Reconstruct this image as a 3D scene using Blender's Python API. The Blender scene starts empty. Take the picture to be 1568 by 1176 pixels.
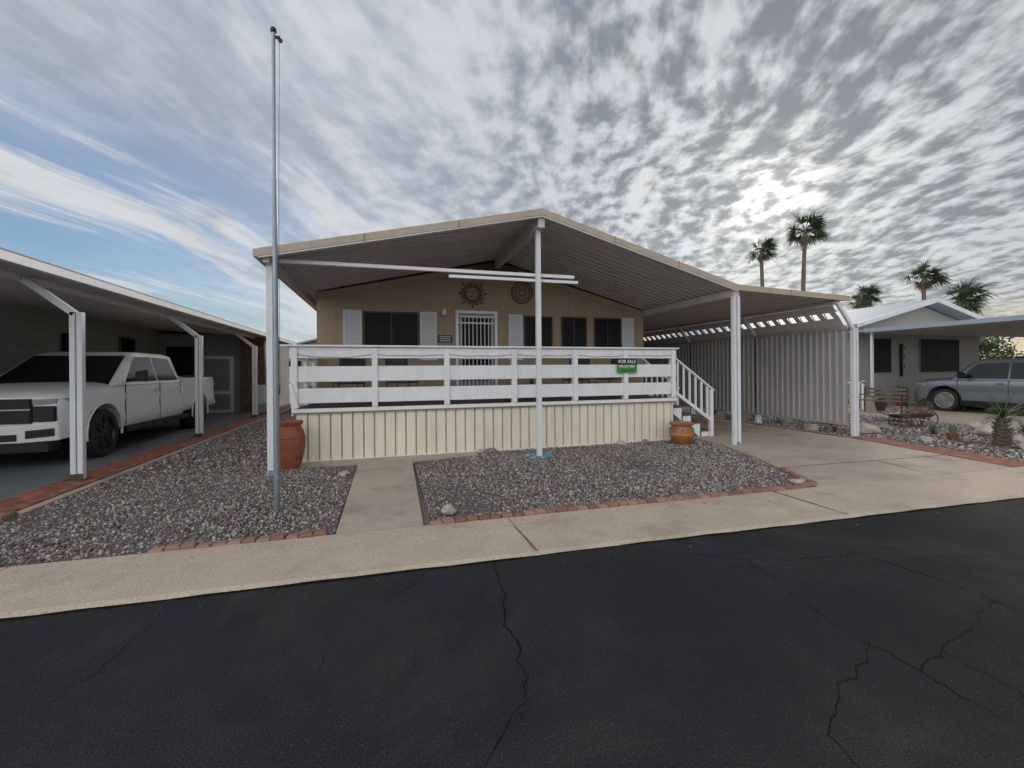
import bpy, bmesh, math, random
import numpy as np
from mathutils import Vector, Matrix, noise as mnoise
random.seed(7); np.random.seed(7)
R=math.radians
scene=bpy.context.scene
scene.view_settings.view_transform='Standard'; scene.view_settings.look='None'; scene.view_settings.exposure=0
COL=scene.collection

# ---------------------------------------------------------------- materials
def mat(name,c,rough=.6,var=.12,vs=3.0,bump=0.0,bs=30.0,metal=0.0,spec=.5,streak=0.0):
    m=bpy.data.materials.new(name); m.use_nodes=True; nt=m.node_tree; N=nt.nodes; L=nt.links
    b=N['Principled BSDF']; b.inputs['Roughness'].default_value=rough; b.inputs['Metallic'].default_value=metal
    b.inputs['Specular IOR Level'].default_value=spec
    tc=N.new('ShaderNodeTexCoord')
    n=N.new('ShaderNodeTexNoise'); n.inputs['Scale'].default_value=vs; n.inputs['Detail'].default_value=5; n.inputs['Roughness'].default_value=.65
    L.new(tc.outputs['Object'],n.inputs['Vector'])
    r=N.new('ShaderNodeMapRange'); r.inputs[1].default_value=.3; r.inputs[2].default_value=.7
    r.inputs[3].default_value=1-var; r.inputs[4].default_value=1+var; L.new(n.outputs['Fac'],r.inputs[0])
    mul=N.new('ShaderNodeVectorMath'); mul.operation='SCALE'; mul.inputs[0].default_value=c; L.new(r.outputs[0],mul.inputs['Scale'])
    out=mul.outputs[0]
    if streak>0:
        mp=N.new('ShaderNodeMapping'); mp.inputs['Scale'].default_value=(9,9,.8); L.new(tc.outputs['Object'],mp.inputs[0])
        n3=N.new('ShaderNodeTexNoise'); n3.inputs['Scale'].default_value=1.3; n3.inputs['Detail'].default_value=4
        L.new(mp.outputs[0],n3.inputs['Vector'])
        r3=N.new('ShaderNodeMapRange'); r3.inputs[1].default_value=.48; r3.inputs[2].default_value=.75
        r3.inputs[3].default_value=0; r3.inputs[4].default_value=streak; L.new(n3.outputs['Fac'],r3.inputs[0])
        m3=N.new('ShaderNodeMix'); m3.data_type='RGBA'; L.new(r3.outputs[0],m3.inputs[0]); L.new(out,m3.inputs[6]); m3.inputs[7].default_value=(c[0]*.42,c[1]*.36,c[2]*.28,1); out=m3.outputs[2]
    L.new(out,b.inputs['Base Color'])
    if bump>0:
        nb=N.new('ShaderNodeTexNoise'); nb.inputs['Scale'].default_value=bs; nb.inputs['Detail'].default_value=4
        L.new(tc.outputs['Object'],nb.inputs['Vector'])
        bp=N.new('ShaderNodeBump'); bp.inputs['Strength'].default_value=bump; bp.inputs['Distance'].default_value=.01
        L.new(nb.outputs['Fac'],bp.inputs['Height']); L.new(bp.outputs[0],b.inputs['Normal'])
    return m

M={}
M['white']=mat('white_paint',(.80,.82,.86),.5,.05,4,.1,60,streak=.13)
M['whitemetal']=mat('white_metal',(.70,.73,.77),.42,.05,2,streak=.18)
M['screenmetal']=mat('screen_wall_metal',(.37,.365,.37),.5,.07,1.5,streak=.2)
M['roofmetal']=mat('roof_metal',(.58,.555,.55),.5,.07,1.5,streak=.08)
M['fascia']=mat('tan_fascia',(.46,.39,.31),.55,.08,3,streak=.1)
M['cream']=mat('cream_skirting',(.79,.745,.62),.6,.05,2,streak=.18)
M['groove']=mat('skirting_groove',(.28,.24,.18),.7,.1)
M['siding']=mat('tan_siding',(.37,.285,.20),.75,.06,1.5,.2,80,streak=.10)
M['brown']=mat('brown_trim',(.14,.06,.045),.6,.15)
M['bronze']=mat('bronze_frame',(.045,.03,.024),.5,.15)
M['glass']=mat('dark_window',(.010,.011,.013),.1,.2,2,spec=.4)
M['screen']=mat('sun_screen',(.012,.012,.014),.45,.3,3,spec=.15)
M['black']=mat('black_metal',(.014,.014,.014),.4,.2,spec=.35)
M['dark']=mat('dark_grey',(.05,.05,.05),.6,.2)  # plain dark grey for patio furniture, cables, soil and door seams
M['greyshut']=mat('shutter_white',(.62,.65,.70),.5,.05,streak=.1)
M['galv']=mat('galvanised_pole',(.28,.32,.38),.42,.15,8,metal=.6,streak=.3)
M['terra']=mat('terracotta',(.27,.085,.04),.65,.25,7,.3,60)
M['terra2']=mat('glazed_clay',(.33,.12,.05),.35,.2,6)
M['yellow']=mat('ochre_glaze',(.42,.26,.06),.35,.2,20)
M['green']=mat('sign_green',(.04,.26,.035),.5,.05)
M['signblack']=mat('sign_black',(.012,.012,.014),.45,.05)
M['signwhite']=mat('sign_white',(.8,.8,.8),.5,.02)
M['chrome']=mat('chrome',(.6,.6,.62),.15,.05,metal=1.0)
M['carwhite']=mat('white_car_paint',(.80,.82,.84),.16,.02,2,spec=.7)
M['carsilver']=mat('silver_car_paint',(.21,.23,.27),.25,.03,2,metal=.45)
M['tyre']=mat('tyre_rubber',(.018,.018,.019),.8,.2,10)
M['rim']=mat('black_rim',(.04,.04,.044),.3,.1,metal=.6)
M['silverrim']=mat('silver_rim',(.42,.42,.44),.3,.1,metal=.8)
M['lamp']=mat('headlight_glass',(.30,.33,.38),.08,.1,spec=.8)
M['bluestone']=mat('blue_painted_stone',(.16,.30,.36),.7,.3,6,.4,20)
M['rock']=mat('garden_rock',(.44,.385,.34),.85,.3,6,.6,18)
M['rockdark']=mat('dark_rock',(.22,.20,.19),.85,.3,6,.6,18)
M['bark']=mat('palm_bark',(.15,.11,.085),.9,.3,4,.6,12)
M['leaf']=mat('palm_leaf',(.04,.07,.028),.55,.4,.6)
M['deadleaf']=mat('dry_palm_leaf',(.19,.14,.085),.8,.3,1)
M['leaf2']=mat('tree_leaf',(.06,.10,.035),.6,.45,1.2)
M['wood']=mat('weathered_wood',(.16,.12,.095),.75,.25,6,.3,30)
M['step']=mat('step_tread',(.10,.09,.085),.8,.2,6,.3,60)
M['rust']=mat('rust_metal',(.075,.045,.035),.7,.3,10)
M['nwall']=mat('pale_siding',(.36,.365,.36),.7,.06,1.5,streak=.1)
M['nwall2']=mat('grey_siding',(.27,.27,.28),.7,.06,1.5)
M['nroof']=mat('blue_grey_roof',(.30,.36,.44),.6,.1,2)
M['cactus']=mat('cactus_green',(.08,.13,.06),.7,.3,10)
M['crack']=mat('crack_dark',(.009,.009,.010),.95,.2,spec=.1)
M['joint']=mat('joint_dark',(.11,.09,.075),.95,.2,spec=.1)
M['stonewall']=mat('brown_block',(.13,.085,.06),.85,.4,6,.5,12)

def ground_mat(name,c1,c2,vs,speck,ss,bump,bs,rough=.9,stain=0.0,spec=.3,cracks=False,c3=None):
    m=bpy.data.materials.new(name); m.use_nodes=True; nt=m.node_tree; N=nt.nodes; L=nt.links
    b=N['Principled BSDF']; b.inputs['Roughness'].default_value=rough; b.inputs['Specular IOR Level'].default_value=spec
    g=N.new('ShaderNodeNewGeometry')
    n=N.new('ShaderNodeTexNoise'); n.inputs['Scale'].default_value=vs; n.inputs['Detail'].default_value=7; n.inputs['Roughness'].default_value=.62
    L.new(g.outputs['Position'],n.inputs['Vector'])
    r=N.new('ShaderNodeMapRange'); r.inputs[1].default_value=.32; r.inputs[2].default_value=.68; L.new(n.outputs['Fac'],r.inputs[0])
    mx=N.new('ShaderNodeMix'); mx.data_type='RGBA'; mx.inputs[6].default_value=(*c1,1); mx.inputs[7].default_value=(*c2,1)
    L.new(r.outputs[0],mx.inputs[0]); base=mx.outputs[2]
    if c3:
        nw=N.new('ShaderNodeTexNoise'); nw.inputs['Scale'].default_value=.55; nw.inputs['Detail'].default_value=8; nw.inputs['Roughness'].default_value=.72; nw.inputs['Distortion'].default_value=.6
        L.new(g.outputs['Position'],nw.inputs['Vector'])
        rw=N.new('ShaderNodeMapRange'); rw.inputs[1].default_value=.48; rw.inputs[2].default_value=.68; L.new(nw.outputs['Fac'],rw.inputs[0])
        mw=N.new('ShaderNodeMix'); mw.data_type='RGBA'; L.new(rw.outputs[0],mw.inputs[0]); L.new(base,mw.inputs[6]); mw.inputs[7].default_value=(*c3,1); base=mw.outputs[2]
    n2=N.new('ShaderNodeTexNoise'); n2.inputs['Scale'].default_value=ss; n2.inputs['Detail'].default_value=2; n2.inputs['Roughness'].default_value=.7
    L.new(g.outputs['Position'],n2.inputs['Vector'])
    r2=N.new('ShaderNodeMapRange'); r2.inputs[1].default_value=.3; r2.inputs[2].default_value=.7; r2.inputs[3].default_value=1-speck; r2.inputs[4].default_value=1+speck
    L.new(n2.outputs['Fac'],r2.inputs[0])
    s=N.new('ShaderNodeVectorMath'); s.operation='SCALE'; L.new(base,s.inputs[0]); L.new(r2.outputs[0],s.inputs['Scale']); out=s.outputs[0]
    if cracks:
        # pale aggregate chips showing through the sealcoat
        vc=N.new('ShaderNodeTexVoronoi'); vc.inputs['Scale'].default_value=75; L.new(g.outputs['Position'],vc.inputs['Vector'])
        sx=N.new('ShaderNodeSeparateColor'); L.new(vc.outputs['Color'],sx.inputs[0])
        r5=N.new('ShaderNodeMapRange'); r5.inputs[1].default_value=.88; r5.inputs[2].default_value=1.0; r5.inputs[3].default_value=0; r5.inputs[4].default_value=.75; L.new(sx.outputs[0],r5.inputs[0])
        r6=N.new('ShaderNodeMapRange'); r6.inputs[1].default_value=.35; r6.inputs[2].default_value=.25; r6.inputs[3].default_value=0; r6.inputs[4].default_value=1; L.new(vc.outputs['Distance'],r6.inputs[0])
        m8=N.new('ShaderNodeMath'); m8.operation='MULTIPLY'; L.new(r5.outputs[0],m8.inputs[0]); L.new(r6.outputs[0],m8.inputs[1])
        ma=N.new('ShaderNodeMix'); ma.data_type='RGBA'; L.new(m8.outputs[0],ma.inputs[0]); L.new(out,ma.inputs[6]); ma.inputs[7].default_value=(.10,.097,.095,1); out=ma.outputs[2]
        wn=N.new('ShaderNodeTexNoise'); wn.inputs['Scale'].default_value=2.2; wn.inputs['Detail'].default_value=5
        L.new(g.outputs['Position'],wn.inputs['Vector'])
        ad=N.new('ShaderNodeVectorMath'); ad.operation='MULTIPLY_ADD'; ad.inputs[1].default_value=(.9,.9,.9)
        L.new(wn.outputs['Color'],ad.inputs[0]); L.new(g.outputs['Position'],ad.inputs[2])
        v=N.new('ShaderNodeTexVoronoi'); v.feature='DISTANCE_TO_EDGE'; v.inputs['Scale'].default_value=1.1
        L.new(ad.outputs[0],v.inputs['Vector'])
        rr=N.new('ShaderNodeMapRange'); rr.inputs[1].default_value=.001; rr.inputs[2].default_value=.006; rr.inputs[3].default_value=1; rr.inputs[4].default_value=0
        L.new(v.outputs['Distance'],rr.inputs[0])
        mk=N.new('ShaderNodeTexNoise'); mk.inputs['Scale'].default_value=.7; mk.inputs['Detail'].default_value=1; L.new(g.outputs['Position'],mk.inputs['Vector'])
        mr_=N.new('ShaderNodeMapRange'); mr_.inputs[1].default_value=.47; mr_.inputs[2].default_value=.6; L.new(mk.outputs['Fac'],mr_.inputs[0])
        mm=N.new('ShaderNodeMath'); mm.operation='MULTIPLY'; L.new(rr.outputs[0],mm.inputs[0]); L.new(mr_.outputs[0],mm.inputs[1])
        m7=N.new('ShaderNodeMath'); m7.operation='MULTIPLY'; m7.inputs[1].default_value=.6; L.new(mm.outputs[0],m7.inputs[0])
        mc=N.new('ShaderNodeMix'); mc.data_type='RGBA'; L.new(m7.outputs[0],mc.inputs[0]); L.new(out,mc.inputs[6]); mc.inputs[7].default_value=(.008,.008,.009,1)
        out=mc.outputs[2]
    if stain>0:
        n4=N.new('ShaderNodeTexNoise'); n4.inputs['Scale'].default_value=1.3; n4.inputs['Detail'].default_value=7; n4.inputs['Roughness'].default_value=.68
        L.new(g.outputs['Position'],n4.inputs['Vector'])
        r4=N.new('ShaderNodeMapRange'); r4.inputs[1].default_value=.5; r4.inputs[2].default_value=.72; r4.inputs[3].default_value=1; r4.inputs[4].default_value=1-stain
        L.new(n4.outputs['Fac'],r4.inputs[0])
        s4=N.new('ShaderNodeVectorMath'); s4.operation='SCALE'; L.new(out,s4.inputs[0]); L.new(r4.outputs[0],s4.inputs['Scale']); out=s4.outputs[0]
    L.new(out,b.inputs['Base Color'])
    nb=N.new('ShaderNodeTexNoise'); nb.inputs['Scale'].default_value=bs; nb.inputs['Detail'].default_value=2; L.new(g.outputs['Position'],nb.inputs['Vector'])
    bp=N.new('ShaderNodeBump'); bp.inputs['Strength'].default_value=bump; bp.inputs['Distance'].default_value=.01
    L.new(nb.outputs['Fac'],bp.inputs['Height']); L.new(bp.outputs[0],b.inputs['Normal'])
    return m
M['ground']=ground_mat('desert_ground',(.27,.225,.18),(.20,.17,.145),.4,.3,20,.6,25)
M['asphalt']=ground_mat('asphalt',(.0195,.0205,.024),(.030,.031,.035),1.3,.7,110,1.0,140,.9,cracks=True,spec=.2,c3=(.048,.048,.051))
M['concrete']=ground_mat('sidewalk_concrete',(.54,.45,.36),(.45,.38,.305),1.5,.24,75,.4,130,.88,stain=.28)
M['concrete2']=ground_mat('driveway_concrete',(.48,.405,.33),(.39,.335,.28),.9,.18,60,.3,110,.85,stain=.32)
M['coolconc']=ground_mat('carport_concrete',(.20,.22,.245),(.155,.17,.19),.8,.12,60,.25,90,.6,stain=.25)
M['gravelbase']=ground_mat('gravel_base',(.14,.125,.12),(.075,.068,.067),14,.6,55,1.0,50)

def brick_mat(name,rot):
    m=bpy.data.materials.new(name); m.use_nodes=True; nt=m.node_tree; N=nt.nodes; L=nt.links
    b=N['Principled BSDF']; b.inputs['Roughness'].default_value=.88; b.inputs['Specular IOR Level'].default_value=.25
    g=N.new('ShaderNodeNewGeometry'); mp=N.new('ShaderNodeMapping'); mp.inputs['Rotation'].default_value=(0,0,rot); L.new(g.outputs['Position'],mp.inputs[0])
    br=N.new('ShaderNodeTexBrick'); br.inputs['Scale'].default_value=1; br.inputs['Brick Width'].default_value=.21; br.inputs['Row Height'].default_value=.105
    br.inputs['Mortar Size'].default_value=.006; br.inputs['Color1'].default_value=(.36,.135,.085,1); br.inputs['Color2'].default_value=(.23,.095,.065,1); br.inputs['Mortar'].default_value=(.15,.12,.10,1)
    L.new(mp.outputs[0],br.inputs['Vector'])
    n=N.new('ShaderNodeTexNoise'); n.inputs['Scale'].default_value=9; n.inputs['Detail'].default_value=6; L.new(g.outputs['Position'],n.inputs['Vector'])
    r=N.new('ShaderNodeMapRange'); r.inputs[1].default_value=.3; r.inputs[2].default_value=.7; r.inputs[3].default_value=.65; r.inputs[4].default_value=1.35; L.new(n.outputs['Fac'],r.inputs[0])
    s=N.new('ShaderNodeVectorMath'); s.operation='SCALE'; L.new(br.outputs['Color'],s.inputs[0]); L.new(r.outputs[0],s.inputs['Scale']); L.new(s.outputs[0],b.inputs['Base Color'])
    return m
M['brickpave']=brick_mat('brick_paving',R(90))
def island_mat(name,cols,rough=.85):
    m=bpy.data.materials.new(name); m.use_nodes=True; nt=m.node_tree; N=nt.nodes; L=nt.links
    b=N['Principled BSDF']; b.inputs['Roughness'].default_value=rough; b.inputs['Specular IOR Level'].default_value=.25
    g=N.new('ShaderNodeNewGeometry'); cr=N.new('ShaderNodeValToRGB'); L.new(g.outputs['Random Per Island'],cr.inputs[0])
    cr.color_ramp.interpolation='CONSTANT'
    e=cr.color_ramp.elements; e[0].position=0; e[0].color=(*cols[0],1); e[1].position=1/len(cols); e[1].color=(*cols[1],1)
    for i in range(2,len(cols)):
        x=e.new(i/len(cols)); x.color=(*cols[i],1)
    L.new(cr.outputs[0],b.inputs['Base Color']); return m
M['gravel']=island_mat('gravel_stones',[(.36,.32,.30),(.19,.175,.17),(.28,.235,.215),(.12,.112,.115),(.55,.51,.48),(.22,.205,.20),(.31,.285,.275),(.16,.14,.135),(.41,.355,.325),(.10,.092,.095)])
M['brick']=island_mat('edging_brick',[(.29,.165,.12),(.25,.14,.10),(.35,.22,.165),(.30,.19,.15),(.21,.12,.09)])

# ---------------------------------------------------------------- mesh helpers
def empty(name,loc=(0,0,0),rot=0.0):
    e=bpy.data.objects.new(name,None); e.location=loc; e.rotation_euler=(0,0,rot); e.empty_display_size=.3; COL.objects.link(e); return e
class MB:
    def __init__(s): s.v=[]; s.f=[]
    def poly(s,pts): 
        i=len(s.v); s.v+= [tuple(p) for p in pts]; s.f.append(tuple(range(i,i+len(pts))))
    def merge(s,t):
        k=len(s.v); s.v+=t.v; s.f+=[tuple(a+k for a in f) for f in t.f]
    def box(s,x0,x1,y0,y1,z0,z1):
        i=len(s.v)
        s.v+=[(x0,y0,z0),(x1,y0,z0),(x1,y1,z0),(x0,y1,z0),(x0,y0,z1),(x1,y0,z1),(x1,y1,z1),(x0,y1,z1)]
        s.f+=[(i,i+3,i+2,i+1),(i+4,i+5,i+6,i+7),(i,i+1,i+5,i+4),(i+1,i+2,i+6,i+5),(i+2,i+3,i+7,i+6),(i+3,i,i+4,i+7)]
    def beam(s,p0,p1,w,h,up=(0,0,1)):
        p0=Vector(p0);p1=Vector(p1);d=(p1-p0).normalized();up=Vector(up)
        if abs(d.dot(up))>.98: up=Vector((0,1,0))
        sd=d.cross(up).normalized();u=sd.cross(d).normalized();i=len(s.v)
        for p in (p0,p1):
            for a,b in ((-1,-1),(1,-1),(1,1),(-1,1)): s.v.append(tuple(p+sd*a*w/2+u*b*h/2))
        s.f+=[(i,i+1,i+2,i+3),(i+7,i+6,i+5,i+4),(i,i+4,i+5,i+1),(i+1,i+5,i+6,i+2),(i+2,i+6,i+7,i+3),(i+3,i+7,i+4,i)]
    def prism_y(s,prof,y0,y1):
        i=len(s.v);n=len(prof)
        s.v+=[(x,y0,z) for x,z in prof]+[(x,y1,z) for x,z in prof]
        s.f.append(tuple(range(i,i+n)));s.f.append(tuple(reversed(range(i+n,i+2*n))))
        for k in range(n): s.f.append((i+(k+1)%n,i+k,i+n+k,i+n+(k+1)%n))
    def prism_x(s,prof,x0,x1):
        i=len(s.v);n=len(prof)
        s.v+=[(x0,y,z) for y,z in prof]+[(x1,y,z) for y,z in prof]
        s.f.append(tuple(range(i,i+n)));s.f.append(tuple(reversed(range(i+n,i+2*n))))
        for k in range(n): s.f.append((i+(k+1)%n,i+k,i+n+k,i+n+(k+1)%n))
    def slab(s,pts,z0,z1):
        i=len(s.v);n=len(pts)
        s.v+=[(x,y,z0) for x,y in pts]+[(x,y,z1) for x,y in pts]
        s.f.append(tuple(reversed(range(i,i+n))));s.f.append(tuple(range(i+n,i+2*n)))
        for k in range(n): s.f.append((i+k,i+(k+1)%n,i+n+(k+1)%n,i+n+k))
    def tube(s,path,r,n=10,cap=True):
        path=[Vector(p) for p in path]; rs=r if isinstance(r,(list,tuple)) else [r]*len(path); i0=len(s.v)
        for k,p in enumerate(path):
            d=(path[min(k+1,len(path)-1)]-path[max(k-1,0)]).normalized()
            ref=Vector((0,0,1)) if abs(d.z)<.9 else Vector((1,0,0))
            a=d.cross(ref).normalized(); b=d.cross(a).normalized()
            for j in range(n):
                t=2*math.pi*j/n; s.v.append(tuple(p+(a*math.cos(t)+b*math.sin(t))*rs[k]))
        for k in range(len(path)-1):
            for j in range(n):
                s.f.append((i0+k*n+j,i0+k*n+(j+1)%n,i0+(k+1)*n+(j+1)%n,i0+(k+1)*n+j))
        if cap:
            s.f.append(tuple(range(i0,i0+n))); s.f.append(tuple(reversed(range(i0+(len(path)-1)*n,i0+len(path)*n))))
    def lathe(s,prof,c=(0,0,0),axis='z',n=28):
        i0=len(s.v);c=Vector(c)
        for h,r in prof:
            for j in range(n):
                t=2*math.pi*j/n;a=math.cos(t)*r;b=math.sin(t)*r
                s.v.append(tuple(c+(Vector((a,b,h)) if axis=='z' else Vector((h,a,b)) if axis=='x' else Vector((a,h,b)))))
        for k in range(len(prof)-1):
            for j in range(n): s.f.append((i0+k*n+j,i0+k*n+(j+1)%n,i0+(k+1)*n+(j+1)%n,i0+(k+1)*n+j))
        s.f.append(tuple(reversed(range(i0,i0+n)))); s.f.append(tuple(range(i0+(len(prof)-1)*n,i0+len(prof)*n)))
    def loft(s,rings):
        i0=len(s.v);n=len(rings[0])
        for r in rings: s.v+=[tuple(p) for p in r]
        for k in range(len(rings)-1):
            for j in range(n): s.f.append((i0+k*n+j,i0+k*n+(j+1)%n,i0+(k+1)*n+(j+1)%n,i0+(k+1)*n+j))
        s.f.append(tuple(reversed(range(i0,i0+n)))); s.f.append(tuple(range(i0+(len(rings)-1)*n,i0+len(rings)*n)))
    def make(s,name,m,parent=None,smooth=None,bevel=0,loc=None):
        me=bpy.data.meshes.new(name); me.from_pydata(s.v,[],s.f); me.update()
        bm=bmesh.new(); bm.from_mesh(me); bmesh.ops.recalc_face_normals(bm,faces=bm.faces)
        if bevel>0: bmesh.ops.bevel(bm,geom=bm.edges[:],offset=bevel,segments=2,affect='EDGES',clamp_overlap=True)
        bm.to_mesh(me); bm.free()
        me.materials.append(M[m] if isinstance(m,str) else m)
        o=bpy.data.objects.new(name,me); COL.objects.link(o)
        if smooth is not None:
            me.polygons.foreach_set('use_smooth',[True]*len(me.polygons))
            bpy.context.view_layer.objects.active=o; o.select_set(True)
            try: bpy.ops.object.shade_smooth_by_angle(angle=R(smooth))
            except Exception: pass
            o.select_set(False)
        if parent: o.parent=parent
        if loc: o.location=loc
        return o
def boxes(name,m,parent,lst,bevel=0):
    b=MB(); [b.box(*t) for t in lst]; return b.make(name,m,parent,bevel=bevel)
def boolean(o,cutters):
    for c in cutters:
        md=o.modifiers.new('b','BOOLEAN'); md.operation='DIFFERENCE'; md.object=c; md.solver='EXACT'
    dg=bpy.context.evaluated_depsgraph_get(); me=bpy.data.meshes.new_from_object(o.evaluated_get(dg))
    o.modifiers.clear(); o.data=me
    for c in cutters: bpy.data.objects.remove(c,do_unlink=True)

# ---------------------------------------------------------------- ground
b=MB(); b.poly([(-900,-900,-.03),(900,-900,-.03),(900,900,-.03),(-900,900,-.03)]); b.make('ground','ground')
def road_edge(x): return 3.56-.037*x
def lot_edge(x): return 4.45-.025*x
b=MB(); b.slab([(-80,-4.5),(80,-4.5),(80,road_edge(80)),(-80,road_edge(-80))],-.028,0.0); road=b.make('road','asphalt')
def wobble_ribbon(pts,w,z,seg=.05,amp=.03,seed=0):
    rnd=random.Random(seed); out=[]
    for (x0,y0),(x1,y1) in zip(pts[:-1],pts[1:]):
        L=math.hypot(x1-x0,y1-y0); n=max(2,int(L/seg))
        for k in range(n):
            t=k/n; out.append([x0+(x1-x0)*t,y0+(y1-y0)*t])
    out.append(list(pts[-1])); ax=0;ay=0; P=[]; Wd=[]; wv=1
    for i,p in enumerate(out):
        ax=ax*.85+rnd.uniform(-1,1)*amp*.5; ay=ay*.85+rnd.uniform(-1,1)*amp*.5; P.append((p[0]+ax,p[1]+ay))
        wv=min(1.4,max(.25,wv+rnd.uniform(-.35,.35))); Wd.append(w*wv)
    bb=MB(); prev=None
    for i in range(len(P)):
        a=P[max(i-1,0)];c=P[min(i+1,len(P)-1)]; L=math.hypot(c[0]-a[0],c[1]-a[1])+1e-6; nx,ny=-(c[1]-a[1])/L,(c[0]-a[0])/L
        q=((P[i][0]-nx*Wd[i]/2,P[i][1]-ny*Wd[i]/2,z),(P[i][0]+nx*Wd[i]/2,P[i][1]+ny*Wd[i]/2,z))
        if prev: bb.poly([prev[0],q[0],q[1],prev[1]])
        prev=q
    return bb
cr=[([(.85,3.5),(.83,3.27),(.70,2.66),(.66,2.1),(.39,1.7),(.3,.8)],.007),([(2.9,2.86),(2.75,2.3),(2.66,1.8),(2.69,1.18),(2.5,.2)],.006),
    ([(2.0,3.4),(2.9,2.86),(3.9,2.75),(5.2,2.2)],.004),([(3.93,2.9),(3.97,1.74),(3.7,.8)],.005),([(-1.42,3.3),(-1.6,2.64),(-2.3,2.0)],.0035),
    ([(.2,3.3),(-.3,2.9),(-.35,2.5)],.003),([(2.66,1.8),(1.9,1.5),(1.6,1.0)],.0035),([(3.97,1.9),(3.2,1.7),(2.7,1.6)],.004),([(5.2,2.2),(6.4,2.3),(7.5,1.8)],.005),
    ([(3.4,1.75),(3.2,1.4),(3.3,1.0)],.003),([(3.0,1.65),(2.95,1.35),(2.7,1.2)],.003),([(4.5,2.5),(4.6,2.0),(4.3,1.6),(3.97,1.5)],.0035)]
bb=MB()
for i,(p,w_) in enumerate(cr): bb.merge(wobble_ribbon(p,w_,.004,seed=i,amp=.04,seg=.035))
bb.make('pavement_crack','crack',road)
b=MB()
xs=np.linspace(-60,60,481)
for x0,x1 in zip(xs[:-1],xs[1:]):
    w0=.008*math.sin(x0*9)+.006*math.sin(x0*23+1); w1=.008*math.sin(x1*9)+.006*math.sin(x1*23+1)
    b.poly([(x0,road_edge(x0)+w0,.004),(x1,road_edge(x1)+w1,.004),(x1,road_edge(x1)+.03,.028),(x0,road_edge(x0)+.03,.028)])
    b.poly([(x0,road_edge(x0)+.03,.028),(x1,road_edge(x1)+.03,.028),(x1,lot_edge(x1),.034),(x0,lot_edge(x0),.034)])
side=b.make('sidewalk','concrete')
bb=MB()
for x in (-8.2,-2.95,1.24,4.72,9.6,13,17): bb.merge(wobble_ribbon([(x+.01,road_edge(x)+.01),(x,lot_edge(x))],.014,.0385,amp=.006,seed=int(x*10)))
bb.make('expansion_joint','joint',side)
bb=MB(); bb.merge(wobble_ribbon([(-20,road_edge(-20)-.012),(-5,road_edge(-5)-.012),(5,road_edge(5)-.012),(20,road_edge(20)-.012)],.03,.0045,amp=.012,seed=5,seg=.03)); bb.make('gutter_grit','crack',road)

b=MB(); b.slab([(-.47,4.47),(.36,4.45),(.44,7.72),(-.45,7.78)],-.02,.036); walk=b.make('walkway','concrete2')
b=MB(); b.slab([(-1.5,7.80),(-.45,7.784),(.44,7.724),(1.66,7.9),(1.66,8.3),(-1.5,8.3)],-.02,.035); b.make('deck_apron','concrete2',walk)
b=MB(); b.slab([(5.46,4.315),(9.3,4.22),(9.85,6.8),(9.85,24),(6.75,24),(6.7,7.4),(6.25,6.1),(5.9,5.2)],-.02,.038); drv=b.make('driveway','concrete2')
bb=MB()
for p in ([(6.0,5.3),(9.5,5.15)],[(6.72,8.6),(9.84,8.6)],[(7.6,4.27),(7.9,5.2)],[(6.74,12.5),(9.84,12.5)]): bb.merge(wobble_ribbon(p,.012,.0425,amp=.006,seed=3))
bb.make('expansion_joint','joint',drv)
b=MB(); b.slab([(9.33,4.22),(9.95,4.2),(10.42,6.8),(10.42,7.3),(9.88,7.3),(9.88,6.8)],-.02,.043); b.slab([(9.87,7.304),(10.02,7.304),(10.02,24),(9.87,24)],-.02,.06); b.make('brick_paving','brickpave')
b=MB(); b.slab([(-4.55,4.58),(-4.05,4.56),(-4.05,24),(-4.55,24)],-.02,.05); b.make('brick_paving','brickpave')
b=MB(); b.slab([(-4.04,6.2),(-3.93,6.2),(-3.93,24),(-4.04,24)],-.02,.035); b.make('concrete_curb','concrete2')
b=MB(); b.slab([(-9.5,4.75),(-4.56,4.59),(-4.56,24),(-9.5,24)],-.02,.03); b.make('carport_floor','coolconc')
b=MB(); b.slab([(15.2,4.07),(30,3.7),(30,13.5),(15.2,13.5)],-.02,.03); b.make('neighbour_driveway','concrete2')

# gravel beds
polyC=[(.46,4.5),(5.4,4.38),(5.85,5.25),(6.2,6.1),(6.64,7.4),(6.66,8.3),(1.67,8.3),(1.67,7.88),(.46,7.7)]
polyL=[(-4.03,4.62),(-.49,4.52),(-.47,7.76),(-1.52,7.78),(-1.52,24),(-3.92,24),(-3.92,6.2),(-4.03,6.2)]
polyR=[(10.0,4.25),(15.18,4.1),(15.18,14),(10.04,14),(10.04,7.32),(10.44,7.3),(10.44,6.8)]
b=MB()
for p in (polyC,polyL,polyR): b.slab(p,-.02,.012)
gb=b.make('gravel_bed','gravelbase')
def inpoly(x,y,P):
    c=np.zeros(len(x),bool); j=len(P)-1
    for i in range(len(P)):
        xi,yi=P[i];xj,yj=P[j]
        c^=((yi>y)!=(yj>y))&(x<(xj-xi)*(y-yi)/(yj-yi+1e-12)+xi); j=i
    return c
ph=(1+5**.5)/2
ICO=np.array([(-1,ph,0),(1,ph,0),(-1,-ph,0),(1,-ph,0),(0,-1,ph),(0,1,ph),(0,-1,-ph),(0,1,-ph),(ph,0,-1),(ph,0,1),(-ph,0,-1),(-ph,0,1)])/math.sqrt(1+ph*ph)
IF=np.array([(0,11,5),(0,5,1),(0,1,7),(0,7,10),(0,10,11),(1,5,9),(5,11,4),(11,10,2),(10,7,6),(7,1,8),(3,9,4),(3,4,2),(3,2,6),(3,6,8),(3,8,9),(4,9,5),(2,4,11),(6,2,10),(8,6,7),(9,8,1)])
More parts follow.
